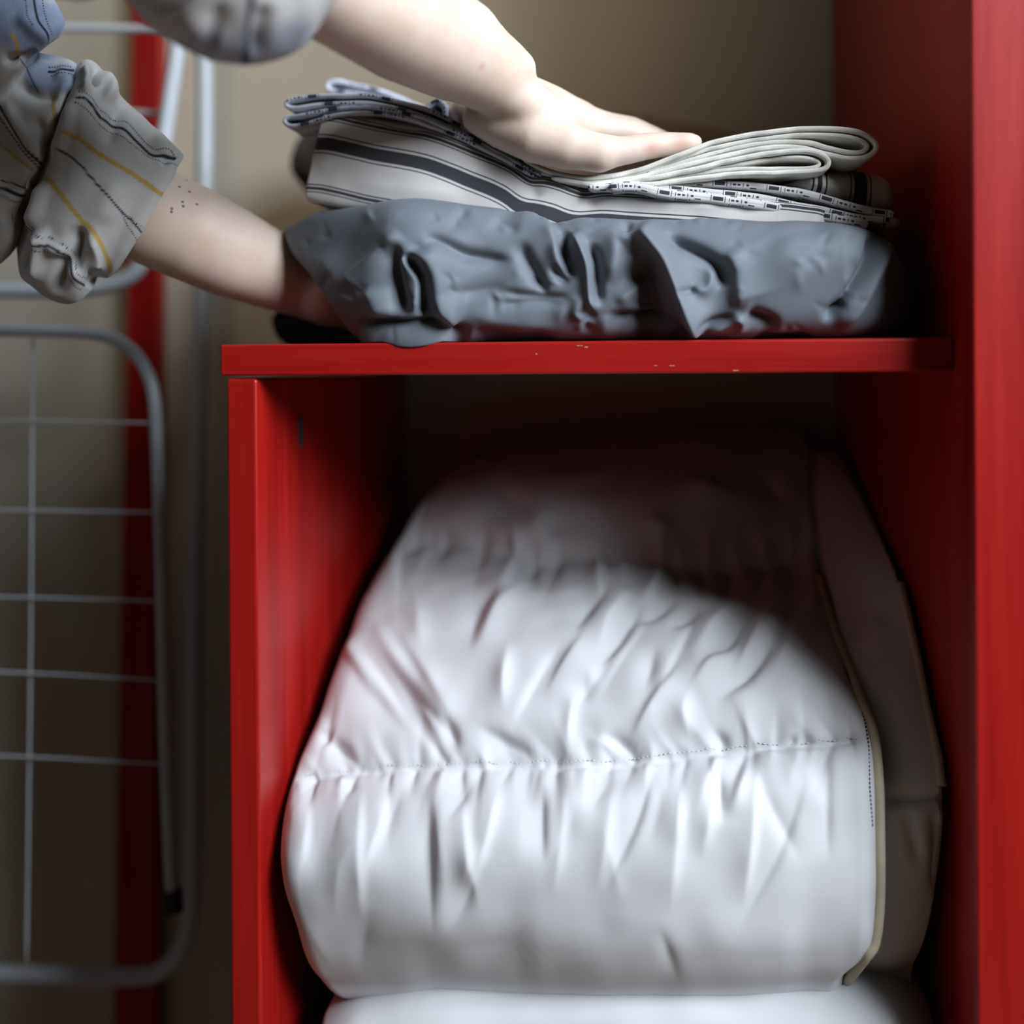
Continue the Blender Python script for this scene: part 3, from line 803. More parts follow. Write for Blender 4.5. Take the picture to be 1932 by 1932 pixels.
    # folds read from the picture: below the seam
    for pts, A, wl, wr in [
        ([(812, 1470), (814, 1570), (812, 1700)], -3.5, 7, 14), ([(838, 1450), (830, 1560), (836, 1680), (822, 1760)], 2.5, 14, 10),
        ([(890, 1455), (862, 1520), (836, 1560)], -3.5, 8, 12), ([(905, 1610), (880, 1700), (840, 1760)], -4, 9, 14), ([(900, 1580), (866, 1680)], 2.5, 12, 10),
        ([(760, 1470), (740, 1530), (720, 1590)], -2.5, 9, 14), ([(660, 1462), (655, 1500)], -3, 9, 9), ([(690, 1560), (640, 1640), (632, 1760)], 3, 16, 14),
        ([(620, 1500), (600, 1600), (590, 1680)], -2, 20, 20), ([(1000, 1470), (980, 1560), (975, 1650)], 2, 20, 14),
        ([(1110, 1480), (1060, 1580), (1010, 1680)], -3, 16, 22), ([(1130, 1520), (1160, 1650), (1176, 1720)], 2.5, 12, 10), ([(1150, 1450), (1110, 1540)], -2.5, 10, 12),
        ([(1250, 1460), (1240, 1540), (1215, 1600)], -2.5, 12, 12), ([(1300, 1480), (1280, 1560), (1290, 1640)], 2.5, 10, 14),
        ([(1352, 1430), (1360, 1530), (1362, 1560)], -4, 8, 10), ([(1416, 1420), (1390, 1500), (1370, 1540)], 3, 12, 8), ([(1425, 1440), (1460, 1530), (1520, 1640)], -3.5, 14, 7),
        ([(1500, 1420), (1540, 1500), (1560, 1600)], 2, 20, 20), ([(1240, 1740), (1262, 1800), (1282, 1860)], -2.5, 8, 8), ([(700, 1700), (680, 1800), (690, 1850)], -2.5, 16, 18),
        ([(560, 1700), (600, 1780), (640, 1840)], 3, 18, 18), ([(860, 1800), (960, 1780), (1000, 1730)], -2.5, 20, 26), ([(1040, 1830), (1140, 1800), (1200, 1760)], 2, 24, 24),
        # between the seams
        ([(700, 1210), (760, 1290), (836, 1370), (866, 1410)], -6, 10, 20), ([(690, 1150), (740, 1230), (800, 1310)], 4.5, 12, 18), ([(832, 1340), (850, 1380), (862, 1420)], -4, 8, 8),
        ([(880, 1360), (960, 1400), (1030, 1438)], -4.5, 8, 16), ([(650, 1250), (720, 1330), (780, 1400)], -3.5, 12, 18), ([(590, 1380), (640, 1410), (676, 1446)], -5, 8, 12),
        ([(596, 1372), (620, 1392)], -5, 8, 8), ([(780, 1100), (790, 1180), (795, 1240)], 4, 14, 14), ([(1010, 1070), (940, 1140), (890, 1240)], 5, 18, 9), ([(950, 1080), (900, 1160), (880, 1230)], -4.5, 9, 14),
        ([(960, 1200), (950, 1290), (948, 1350)], 3.5, 9, 9), ([(1085, 1290), (1072, 1370), (1070, 1430)], 2.5, 7, 7), ([(1110, 1260), (1090, 1330)], -3, 10, 14),
        ([(1160, 1090), (1100, 1160), (1080, 1200)], -6, 9, 14), ([(1230, 1100), (1180, 1180), (1110, 1280)], -8, 9, 16), ([(1190, 1090), (1150, 1160), (1120, 1230)], 5.5, 10, 14),
        ([(1290, 1110), (1240, 1150), (1170, 1170)], -6, 8, 10), ([(1330, 1140), (1300, 1160), (1255, 1180)], -5, 7, 9), ([(1420, 1140), (1380, 1200), (1310, 1250)], -7, 9, 16),
        ([(1390, 1110), (1340, 1180), (1290, 1230)], 5, 12, 12), ([(1480, 1180), (1420, 1260), (1340, 1330)], -6.5, 9, 18), ([(1240, 1200), (1225, 1260), (1215, 1310)], -4, 12, 10),
        ([(1500, 1110), (1460, 1180), (1400, 1240)], 4, 14, 14), ([(1300, 1290), (1290, 1340), (1300, 1400)], 3.5, 9, 12), ([(1340, 1370), (1380, 1410)], -4, 7, 9), ([(1130, 1380), (1170, 1400), (1200, 1420)], -4, 8, 14),
        ([(1100, 1392), (1140, 1402), (1180, 1422)], 3.5, 8, 8), ([(1490, 1380), (1500, 1398)], -3, 6, 6), ([(1540, 1290), (1600, 1370)], -2, 14, 14),
        # upper panel
        ([(880, 900), (960, 930), (1010, 985)], -7, 14, 20), ([(980, 960), (1020, 990), (1016, 1030)], 6, 14, 14), ([(1040, 960), (1048, 1010)], -6, 12, 12), ([(880, 980), (940, 985), (1000, 1010)], 4, 10, 12),
        ([(1270, 900), (1330, 915), (1390, 930)], 4, 14, 14), ([(1420, 860), (1460, 920), (1500, 960)], -5, 16, 16), ([(1180, 1000), (1240, 985), (1300, 1020)], 4, 14, 14)]:
        A = A * (0.8 if pts[0][1] > 1435 else 1.5)
        st.append(S(pts, A * 0.62, wl * 1.3, wr * 2.1, 0.5))
    h = 1.25 * strokes_height(U, st, 1.5).reshape(V.shape[:2])
    face = np.clip(-(N * view).sum(2) * 3 + 0.3, 0, 1)
    cut = np.clip(np.minimum(s / 0.03, (1 - s) / 0.03), 0.15, 1)[None, :]
    h = h * face * cut
    q = V
    vs_ = U[:, 1].reshape(V.shape[:2]); us_ = U[:, 0].reshape(V.shape[:2])
    ds_ = np.abs(vs_ - np.interp(us_, [p[0] for p in seam1], [p[1] for p in seam1]))
    nearseam = np.exp(-ds_ / 110.0) * cut
    h += 0.0010 * vnoise(q[..., 0] * 62 + q[..., 2] * 18, (q[..., 2] + q[..., 1]) * 11 + 5) * nearseam + 0.0007 * vnoise(q[..., 0] * 150 + q[..., 2] * 45, (q[..., 2] + q[..., 1]) * 30 + 7) * np.exp(-ds_ / 45.0) * cut
    h += 0.0014 * vnoise(q[..., 0] * 22, q[..., 2] * 26 + q[..., 1] * 18) + 0.0008 * vnoise(q[..., 0] * 55 + 4, q[..., 2] * 40 + q[..., 1] * 40)
    for _ in range(1):
        h = (h + np.roll(h, 1, 0) + np.roll(h, -1, 0)) / 3
        h[:, 1:-1] = (h[:, :-2] + h[:, 1:-1] + h[:, 2:]) / 3
    V = V + N * h[:, :, None]
    V[..., 0] = np.clip(V[..., 0], XL1 + 0.001, XR - 0.002)
    return V, U, seam1, seam2
DV, DU, SEAM1, SEAM2 = duvet()
dlow = DV[..., 2].min()
duv = empty('white_duvet', (-0.06, 0.18, dlow), 'plump white quilted duvet with cream piping folded inside the cabinet', 'duvet')
adopt(grid_mesh('quilted_cover', DV, WHITE, cu=True), duv)

def on_surface(V, pts):
    """points of the sculpted front that project to picture points"""
    f = V.reshape(-1, 3); U = proj(f)
    dep = (f - CC) @ FW
    out = []
    for p in pts:
        d = np.hypot(U[:, 0] - p[0], U[:, 1] - p[1])
        ix = np.nonzero(d < d.min() + 4)[0]
        out.append(f[ix[np.argmin(dep[ix])]])
    return np.array(out)

def sew(name, pts, n, length, rad, mat, parent, lift=0.0004):
    """a row of short stitches along a path of surface points, one part"""
    c = smooth_path(pts, 400)
    L = np.concatenate([[0], np.cumsum(np.linalg.norm(np.diff(c, axis=0), axis=1))])
    vs, fs = [], []
    for k in range(n):
        a = L[-1] * (k + 0.12) / n; b = L[-1] * (k + 0.88) / n
        A = np.array([np.interp(a, L, c[:, i]) for i in range(3)]); B = np.array([np.interp(b, L, c[:, i]) for i in range(3)])
        t = (B - A) / np.linalg.norm(B - A)
        toc = CC - A; toc /= np.linalg.norm(toc)
        sd = np.cross(t, toc); sd /= np.linalg.norm(sd)
        base = len(vs)
        for j, (p, w) in enumerate(((A, 0.25), ((A * 2 + B) / 3, 1), ((A + B * 2) / 3, 1), (B, 0.25))):
            for cx, cy in ((-1, -0.6), (1, -0.6), (0.0, 1.0)):
                vs.append(p + toc * (lift + rad * w * cy) + sd * rad * w * cx)
        for j in range(3):
            for m_ in range(3):
                i0 = base + j * 3 + m_; i1 = base + j * 3 + (m_ + 1) % 3
                fs.append((i0, i1, i1 + 3, i0 + 3))
    o = raw_mesh(name, np.array(vs), np.array(fs), mat)
    tag(o, kind='stuff'); adopt(o, parent); return o
sp = on_surface(DV, smooth_path([(560, 1463), (700, 1447), (850, 1440), (1000, 1436), (1150, 1433), (1300, 1418), (1480, 1402), (1630, 1391)], 60))
sew('seam_stitching', sp, 130, 0, 0.0004, STITCH, duv, lift=0.0)
pe = on_surface(DV, [(1546, 1080), (1562, 1140), (1585, 1205), (1602, 1258), (1628, 1310), (1645, 1352), (1652, 1400), (1654, 1480), (1658, 1560), (1666, 1640), (1668, 1720), (1662, 1790), (1640, 1835), (1612, 1855)])
pipe_path = smooth_path(pe + np.array([0.0032, 0.0022, 0]), 120)
for _ in range(6): pipe_path[1:-1] = (pipe_path[:-2] + pipe_path[1:-1] * 2 + pipe_path[2:]) / 4
adopt(tube('piping', pipe_path, 0.0033, PIPING, seg=12), duv)
sew('edge_stitching', smooth_path(on_surface(DV, [(1594, 1256), (1618, 1312), (1635, 1356), (1642, 1400), (1645, 1480), (1650, 1560)]), 60), 46, 0, 0.0005, THREAD, duv)

# the duvet's inner fold, standing between the front fold and the tall panel
iv_top = [(1500, 900)]
def inner_fold():
    rows = [(1560, 1845, 0.100, 1700, 1842, 0.085), (1590, 1822, 0.060, 1735, 1810, 0.050), (1600, 1740, 0.040, 1762, 1740, 0.030), (1610, 1620, 0.034, 1786, 1600, 0.014),
            (1610, 1505, 0.040, 1792, 1505, 0.010), (1600, 1400, 0.055, 1776, 1420, 0.022), (1590, 1260, 0.085, 1742, 1260, 0.060), (1570, 1120, 0.16, 1706, 1100, 0.110), (1545, 1000, 0.235, 1655, 980, 0.20), (1530, 900, 0.30, 1600, 880, 0.29), (1520, 850, 0.345, 1585, 850, 0.345)]
    r = np.array(rows, float)
    L = P(r[:, 0], r[:, 1], r[:, 2]); R = P(r[:, 3], r[:, 4], r[:, 5])
    R[:, 0] = np.minimum(R[:, 0], XR - 0.003)
    ex = lambda A: np.vstack([A, [A[-1][0], 0.385, A[-1][2] - 0.04], [A[-1][0] - 0.0, 0.385, A[0][2] + 0.06], [A[0][0], 0.3, A[0][2]]])
    L, R = ex(L), ex(R)
    nk = len(L); key = np.linspace(0, nk - 0.001, 240)
    def sm(A):
        q = np.vstack([A[-1:], A, A[:2]]); i = np.minimum(key.astype(int), nk - 1); f = (key - i)[:, None]
        a, b, c, d = q[i], q[i + 1], q[i + 2], q[(i + 3) % len(q)]
        return 0.5 * (2 * b + (c - a) * f + (2 * a - 5 * b + 4 * c - d) * f ** 2 + (3 * b - a - 3 * c + d) * f ** 3)
    Ls, Rs = sm(L), sm(R); s = np.linspace(0, 1, 90)
    V = Ls[:, None] * (1 - s)[None, :, None] + Rs[:, None] * s[None, :, None]
    V[..., 1] -= 0.010 * np.sin(np.pi * s)[None, :]
    e = np.clip((s - 0.9) / 0.1, 0, 1); k = 1 - np.sqrt(1 - e ** 2 * 0.999)
    cc = np.array([0, 0.2, ZH - 0.3]); V = V + (cc - V) * (k * 0.10)[None, :, None] * np.array([0, 1, 1])
    for a, b in ((0, 1), (-1, -2)):
        c = V[:, b].mean(0); V[:, a] = c + (V[:, b] - c) * 0.05
    N = grid_normals(V, True, False); view = V - CC; view /= np.linalg.norm(view, axis=2, keepdims=True)
    if (N[30:120, 20:70] * view[30:120, 20:70]).sum() > 0: N = -N
    U = proj(V.reshape(-1, 3))
    st = [S([(1600, 1512), (1700, 1508), (1800, 1512)], -4, 14, 14, 0.02), S([(1700, 1515), (1715, 1570), (1740, 1640)], -3, 12, 14), S([(1760, 1520), (1770, 1600), (1765, 1700)], -4, 12, 12),
          S([(1740, 1180), (1760, 1320), (1790, 1430)], -5, 12, 12), S([(1660, 1160), (1640, 1240)], 3, 20, 20)]
    V = V + N * (strokes_height(U, st).reshape(V.shape[:2]) * np.clip(-(N * view).sum(2) * 3 + 0.3, 0, 1))[:, :, None]
    V[..., 0] = np.minimum(V[..., 0], XR - 0.002)
    return V
IV = inner_fold()
adopt(grid_mesh('inner_fold', IV, WHITE, cu=True), duv)
ip = on_surface(IV, [(1700, 1100), (1716, 1170), (1738, 1250), (1756, 1330), (1774, 1410), (1788, 1480)])
ipp = smooth_path(ip + np.array([0.001, -0.001, 0]), 80); ipp[:, 0] = np.minimum(ipp[:, 0], XR - 0.004)
for _ in range(6): ipp[1:-1] = (ipp[:-2] + ipp[1:-1] * 2 + ipp[2:]) / 4
adopt(tube('piping', ipp, 0.0028, PIPING, seg=10), duv)
sew('seam_stitching', smooth_path(on_surface(IV, [(1682, 1510), (1720, 1508), (1760, 1509), (1786, 1511)]), 40), 22, 0, 0.0004, STITCH, duv)

# lower white duvet, only its top shows
low = bundle('white_duvet', WHITE, None, [(480, 1990), (560, 1955), (600, 1925), (680, 1892), (760, 1873), (860, 1861), (1000, 1861), (1200, 1866), (1400, 1866), (1600, 1862), (1700, 1868), (1760, 1885), (1800, 1920)],
             [(480, 2090), (1800, 2090)], (500, 500), (1790, 1790), lambda x: 0.006 + 0 * x, 0.37, n=2.8, ns=200, na=140, rL=0.14, rR=0.10, Yref=0.03, nz=0.0012, nzs=20,
             strokes=[S([(700, 1900), (900, 1880), (1100, 1884)], -1.5, 20, 20), S([(1000, 1925), (1200, 1905), (1400, 1910)], 2, 20, 20)],
             zclamp=lambda V: np.concatenate([np.clip(V[..., :1], XL1 + 0.002, XR - 0.003), V[..., 1:2], np.clip(V[..., 2:], 0.3506, None)], -1))
# stretch its underside down to the bottom board
me = low.data; co = np.empty(len(me.vertices) * 3, np.float32); me.vertices.foreach_get('co', co); co = co.reshape(-1, 3)
zmid = co[:, 2].max() - 0.055
m_ = co[:, 2] < zmid; zlo = co[:, 2].min()
co[m_, 2] = 0.3508 + (co[m_, 2] - zlo) / (zmid - zlo) * (zmid - 0.3508)
me.vertices.foreach_set('co', co.ravel()); me.update()
tag(low, 'lower white duvet lying flat beneath the plump quilted one', 'duvet')

# ------------------------------------------------------------------ the person: implicit skin surface
def skin_surface(prims, lo, hi, h, k):
    """prims: (a, b, ra, rb) round cones; smooth union polygonised with surface nets"""
    lo, hi = np.array(lo), np.array(hi)
    n = np.ceil((hi - lo) / h).astype(int) + 1
    ax = [lo[i] + h * np.arange(n[i]) for i in range(3)]
    Sx = np.zeros(n, np.float32)
    for ch in prims:
        if not isinstance(ch, list): ch = [ch]
        rm = max(max(p[2], p[3]) for p in ch) + 7.0 / k
        mn = np.min([np.minimum(p[0], p[1]) for p in ch], 0) - rm; mx = np.max([np.maximum(p[0], p[1]) for p in ch], 0) + rm
        i0 = np.clip(((mn - lo) / h).astype(int), 0, n); i1 = np.clip(((mx - lo) / h).astype(int) + 2, 0, n)
        if (i1 <= i0).any(): continue
        gx, gy, gz = (ax[i][i0[i]:i1[i]].astype(np.float32) for i in range(3))
        d = None
        for a, b, ra, rb in ch:                   # one limb: plain union, so no swelling at its joints
            a = np.asarray(a, np.float32); b = np.asarray(b, np.float32)
            px, py, pz = gx[:, None, None] - a[0], gy[None, :, None] - a[1], gz[None, None, :] - a[2]
            ab = b - a; L2 = float(ab @ ab) + 1e-12
            t = np.clip((px * ab[0] + py * ab[1] + pz * ab[2]) / L2, 0, 1)
            e = np.sqrt((px - t * ab[0]) ** 2 + (py - t * ab[1]) ** 2 + (pz - t * ab[2]) ** 2) - (ra + (rb - ra) * t)
            d = e if d is None else np.minimum(d, e)
        Sx[i0[0]:i1[0], i0[1]:i1[1], i0[2]:i1[2]] += np.exp(np.clip(-k * d, -30, 30)).astype(np.float32)
    F = np.where(Sx > 1e-9, -np.log(np.maximum(Sx, 1e-9)) / k, 20.0 / k)
    ins = F < 0
    c = np.zeros(np.array(ins.shape) - 1, np.int8)
    for dx in (0, 1):
        for dy in (0, 1):
            for dz in (0, 1):
                c += ins[dx:dx + c.shape[0], dy:dy + c.shape[1], dz:dz + c.shape[2]]
    cell = np.argwhere((c > 0) & (c < 8))
    idx = np.full(c.shape, -1, np.int64); idx[tuple(cell.T)] = np.arange(len(cell))
    acc = np.zeros((len(cell), 3)); cnt = np.zeros(len(cell))
    cor = [(0, 0, 0), (1, 0, 0), (0, 1, 0), (1, 1, 0), (0, 0, 1), (1, 0, 1), (0, 1, 1), (1, 1, 1)]
    fv = [F[tuple((cell + q).T)] for q in cor]
    for i in range(8):
        for j in range(i + 1, 8):
            df = np.array(cor[j]) - np.array(cor[i])
            if np.abs(df).sum() != 1: continue
            m = (fv[i] < 0) != (fv[j] < 0)
            t = fv[i][m] / (fv[i][m] - fv[j][m])
            acc[m] += np.array(cor[i]) + t[:, None] * df; cnt[m] += 1
    V = lo + (cell + acc / cnt[:, None]) * h
    faces = []
    for axis in range(3):
        a1, a2 = (axis + 1) % 3, (axis + 2) % 3
        sl0 = [slice(None)] * 3; sl1 = [slice(None)] * 3
        sl0[axis] = slice(0, -1); sl1[axis] = slice(1, None)
        for s_ in (sl0, sl1):
            s_[a1] = slice(1, -1); s_[a2] = slice(1, -1)
        A, B = ins[tuple(sl0)], ins[tuple(sl1)]
        e = np.argwhere(A != B)
        if not len(e): continue
        base = e.copy(); base[:, a1] += 1; base[:, a2] += 1
        q = []
        for o1, o2 in ((-1, -1), (0, -1), (0, 0), (-1, 0)):
            t = base.copy(); t[:, a1] += o1; t[:, a2] += o2
            q.append(idx[tuple(t.T)])
        q = np.stack(q, 1)
        fl = ~A[tuple(e.T)]
        q[fl] = q[fl][:, ::-1]
        faces.append(q)
    Fc = np.vstack(faces); Fc = Fc[(Fc >= 0).all(1)]
    # light smoothing
    for _ in range(4):
        sm_ = np.zeros_like(V); ct = np.zeros(len(V))
        for i in range(4):
            for j in (1, 3):
                np.add.at(sm_, Fc[:, i], V[Fc[:, (i + j) % 4]]); np.add.at(ct, Fc[:, i], 1)
        V = V * 0.5 + 0.5 * sm_ / ct[:, None]
    return V, Fc

def rpx(r, u, v, Y):
    """radius in metres of r picture pixels at that place"""
    return r * float((P(u, v, Y) - CC) @ FW) / FPX

def chain(nodes):
    """nodes: (u, v, Y, radius px) -> round cones"""
    pr = []
    for a, b in zip(nodes[:-1], nodes[1:]):
        pr.append((P(*a[:3]), P(*b[:3]), rpx(a[3], *a[:3]), rpx(b[3], *b[:3])))
    return pr

# right arm: forearm from the upper left, hand pressing flat on the towel
RE = P(380, -170, -0.185)                    # right elbow
right = [chain([(380, -170, -0.185, 84), (520, -90, -0.145, 92), (640, -20, -0.10, 106), (760, 42, -0.055, 110), (857, 92, -0.015, 97), (915, 130, 0.005, 78), (950, 162, 0.018, 60)])]
right += [(P(978, 128, 0.010), P(968, 122, 0.010), rpx(33, 985, 132, 0.012), rpx(36, 975, 128, 0.012))]          # wrist bone
right.append(chain([(950, 164, 0.018, 56), (990, 197, 0.022, 48), (1030, 225, 0.030, 46)]))   # carpus
right.append(chain([(905, 222, 0.035, 34), (950, 240, 0.030, 42), (1010, 262, 0.024, 46), (1070, 276, 0.024, 44), (1130, 290, 0.026, 34)]))   # little finger side of the palm
right.append(chain([(880, 218, 0.060, 34), (930, 235, 0.075, 36), (1000, 250, 0.085, 32)]))   # ball of the thumb
for u_, v_, y_, r_ in ((1095, 232, 0.046, 34), (1090, 222, 0.064, 33), (1075, 222, 0.082, 32)):                   # other metacarpals
    right.append(chain([(990, 184, 0.035, 38), (1040, 207, (0.035 + y_) / 2, 42), (u_, v_, y_, r_)]))
    right.append(chain([(1000, 240, 0.05, 36), (u_ - 5, v_ + 26, y_, 26)]))
fing = [[(1130, 288, 0.026, 33), (1180, 284, 0.030, 27), (1220, 276, 0.034, 25.5), (1262, 272, 0.038, 23), (1300, 269, 0.041, 19), (1311, 268, 0.042, 15)],
        [(1098, 236, 0.046, 32), (1150, 246, 0.053, 27), (1188, 252, 0.058, 27), (1230, 268, 0.064, 24), (1262, 280, 0.068, 20), (1280, 284, 0.070, 16)],
        [(1090, 226, 0.064, 31), (1150, 240, 0.075, 27), (1190, 246, 0.082, 26), (1236, 264, 0.090, 23), (1270, 276, 0.096, 19), (1288, 280, 0.098, 15)],
        [(1076, 224, 0.082, 30), (1126, 236, 0.097, 26), (1170, 244, 0.108, 25), (1210, 262, 0.118, 22), (1240, 272, 0.124, 18), (1256, 275, 0.126, 15)],
        [(940, 232, 0.080, 34), (990, 246, 0.102, 28), (1040, 262, 0.118, 25), (1085, 272, 0.130, 21), (1104, 276, 0.134, 16)]]
for f_ in fing: right.append(chain(f_))
fl_ = [p for c in right for p in (c if isinstance(c, list) else [c])]
rlo = np.min([np.minimum(p[0], p[1]) for p in fl_], 0) - 0.06; rhi = np.max([np.maximum(p[0], p[1]) for p in fl_], 0) + 0.06
VR, FR = skin_surface(right, rlo, rhi, 0.0018, 620.0)

# left arm: comes from the left, the hand lies palm up under the grey bundle
LE = P(-60, 270, 0.01)
left = [chain([(-30, 290, 0.01, 78), (120, 340, 0.012, 84), (240, 386, 0.014, 94), (290, 408, 0.018, 94), (360, 440, 0.028, 91), (430, 474, 0.046, 86), (520, 514, 0.074, 72), (590, 547, 0.094, 58), (620, 562, 0.100, 53)])]
left += [(P(620, 560, 0.082), P(700, 590, 0.105), 0.020, 0.017), (P(615, 562, 0.10), P(690, 592, 0.125), 0.018, 0.015), (P(620, 560, 0.075), P(690, 590, 0.085), 0.018, 0.015)]
for k_ in range(4):
    y_ = 0.082 + 0.018 * k_
    left.append(chain([(690, 592, y_, 24), (740, 600, y_ + 0.012, 20), (785, 602, y_ + 0.022, 18), (815 - 8 * abs(k_ - 1.5), 600, y_ + 0.03, 14)]))
left.append(chain([(640, 575, 0.13, 26), (680, 590, 0.155, 21), (715, 592, 0.165, 17)]))
fl_ = [p for c in left for p in (c if isinstance(c, list) else [c])]
llo = np.min([np.minimum(p[0], p[1]) for p in fl_], 0) - 0.06; lhi = np.max([np.maximum(p[0], p[1]) for p in fl_], 0) + 0.06
VL_, FL_ = skin_surface(left, llo, lhi, 0.0021, 520.0)

# upper arms, shoulders, trunk, neck and head stand beyond the left edge of the picture
RS, LS = np.array([-0.62, -0.24, ZH + 0.36]), np.array([-0.74, 0.10, ZH + 0.34])
mid = (RS + LS) / 2 + np.array([-0.02, 0, 0])
bodyp = [(RE, RS, 0.026, 0.058), (LE, LS, 0.028, 0.058), (RS, LS, 0.062, 0.062), (mid, mid - [0.02, 0, 0.30], 0.115, 0.095), (mid + [0, -0.06, -0.05], mid + [0, -0.05, -0.3], 0.09, 0.085),
         (mid + [0, 0.06, -0.05], mid + [0, 0.05, -0.3], 0.09, 0.085), (mid - [0.02, 0, 0.30], mid - [0.02, 0, 0.52], 0.11, 0.125),
         (mid - [0.02, 0.08, 0.52], mid - [0.02, 0.09, 0.95], 0.085, 0.055), (mid - [0.02, -0.08, 0.52], mid - [0.02, -0.09, 0.95], 0.085, 0.055),
         (mid - [0.02, 0.09, 0.95], np.array([mid[0] - 0.03, mid[1] - 0.09, 0.05]), 0.055, 0.036), (mid - [0.02, -0.09, 0.95], np.array([mid[0] - 0.03, mid[1] + 0.09, 0.05]), 0.055, 0.036),
         (np.array([mid[0] - 0.03, mid[1] - 0.09, 0.035]), np.array([mid[0] + 0.14, mid[1] - 0.10, 0.03]), 0.034, 0.028), (np.array([mid[0] - 0.03, mid[1] + 0.09, 0.035]), np.array([mid[0] + 0.14, mid[1] + 0.10, 0.03]), 0.034, 0.028),
         (mid, mid + [0.02, 0, 0.13], 0.055, 0.05), (mid + [0.03, 0, 0.20], mid + [0.01, 0, 0.245], 0.072, 0.082), (mid + [0.075, 0, 0.165], mid + [0.06, 0, 0.20], 0.042, 0.055),
         (mid + [0.108, 0, 0.205], mid + [0.122, 0, 0.19], 0.010, 0.013), (mid + [0.112, 0, 0.158], mid + [0.110, 0, 0.155], 0.014, 0.014),
         (mid + [0.02, -0.078, 0.20], mid + [0.015, -0.08, 0.225], 0.012, 0.016), (mid + [0.02, 0.078, 0.20], mid + [0.015, 0.08, 0.225], 0.012, 0.016)]
blo = np.min([np.minimum(p[0], p[1]) for p in bodyp], 0) - 0.17; bhi = np.max([np.maximum(p[0], p[1]) for p in bodyp], 0) + 0.17
VB_, FB_ = skin_surface(bodyp, blo, bhi, 0.009, 90.0)
allv = np.vstack([VR, VL_, VB_]); allf = np.vstack([FR, FL_ + len(VR), FB_ + len(VR) + len(VL_)])

SKIN, nt, b_, c_, spot = skin_mat()
def hit(px):
    U = proj(VL_); dep = (VL_ - CC) @ FW
    ix = np.nonzero(np.hypot(U[:, 0] - px[0], U[:, 1] - px[1]) < 6)[0]
    return VL_[ix[np.argmin(dep[ix])]] if len(ix) else None
mole = None
for mx_, my_ in ((353, 322), (355, 336), (344, 350), (358, 356), (377, 384), (345, 384), (329, 391), (327, 399), (347, 376)):
    p_ = hit((mx_, my_))
    if p_ is None: continue
    d_ = nt.nodes.new('ShaderNodeVectorMath'); d_.operation = 'DISTANCE'
    g_ = nt.nodes.new('ShaderNodeNewGeometry')
    nt.links.new(g_.outputs['Position'], d_.inputs[0]); d_.inputs[1].default_value = tuple(p_)
    q_ = X(d_.outputs['Value']).lt(0.00095)
    mole = q_ if mole is None else mole.max(q_)
for px_, r_ in (((1290, 272), 0.009), ((1236, 284), 0.008), ((915, 128), 0.004)):
    U_ = proj(VR); k_ = np.nonzero(np.hypot(U_[:, 0] - px_[0], U_[:, 1] - px_[1]) < 8)[0]
    p_ = VR[k_[np.argmin(((VR - CC) @ FW)[k_])]]
    d_ = nt.nodes.new('ShaderNodeVectorMath'); d_.operation = 'DISTANCE'; g_ = nt.nodes.new('ShaderNodeNewGeometry')
    nt.links.new(g_.outputs['Position'], d_.inputs[0]); d_.inputs[1].default_value = tuple(p_)
    c_ = mix(nt, X.op('MAXIMUM', (1.0 - X(d_.outputs['Value']) * (1 / r_)) * 0.45, 0.0), c_, srgb(214, 128, 108))
c_ = mix(nt, mole * 0.75, c_, srgb(96, 52, 38))
nt.links.new(c_, b_.inputs['Base Color'])
bump(nt, b_, noise(nt, 900, 3), 0.05, 0.0006)

person = raw_mesh('person', allv, allf, SKIN)
tag(person, 'person in a rolled-up plaid shirt pressing down and holding the folded stack', 'person')

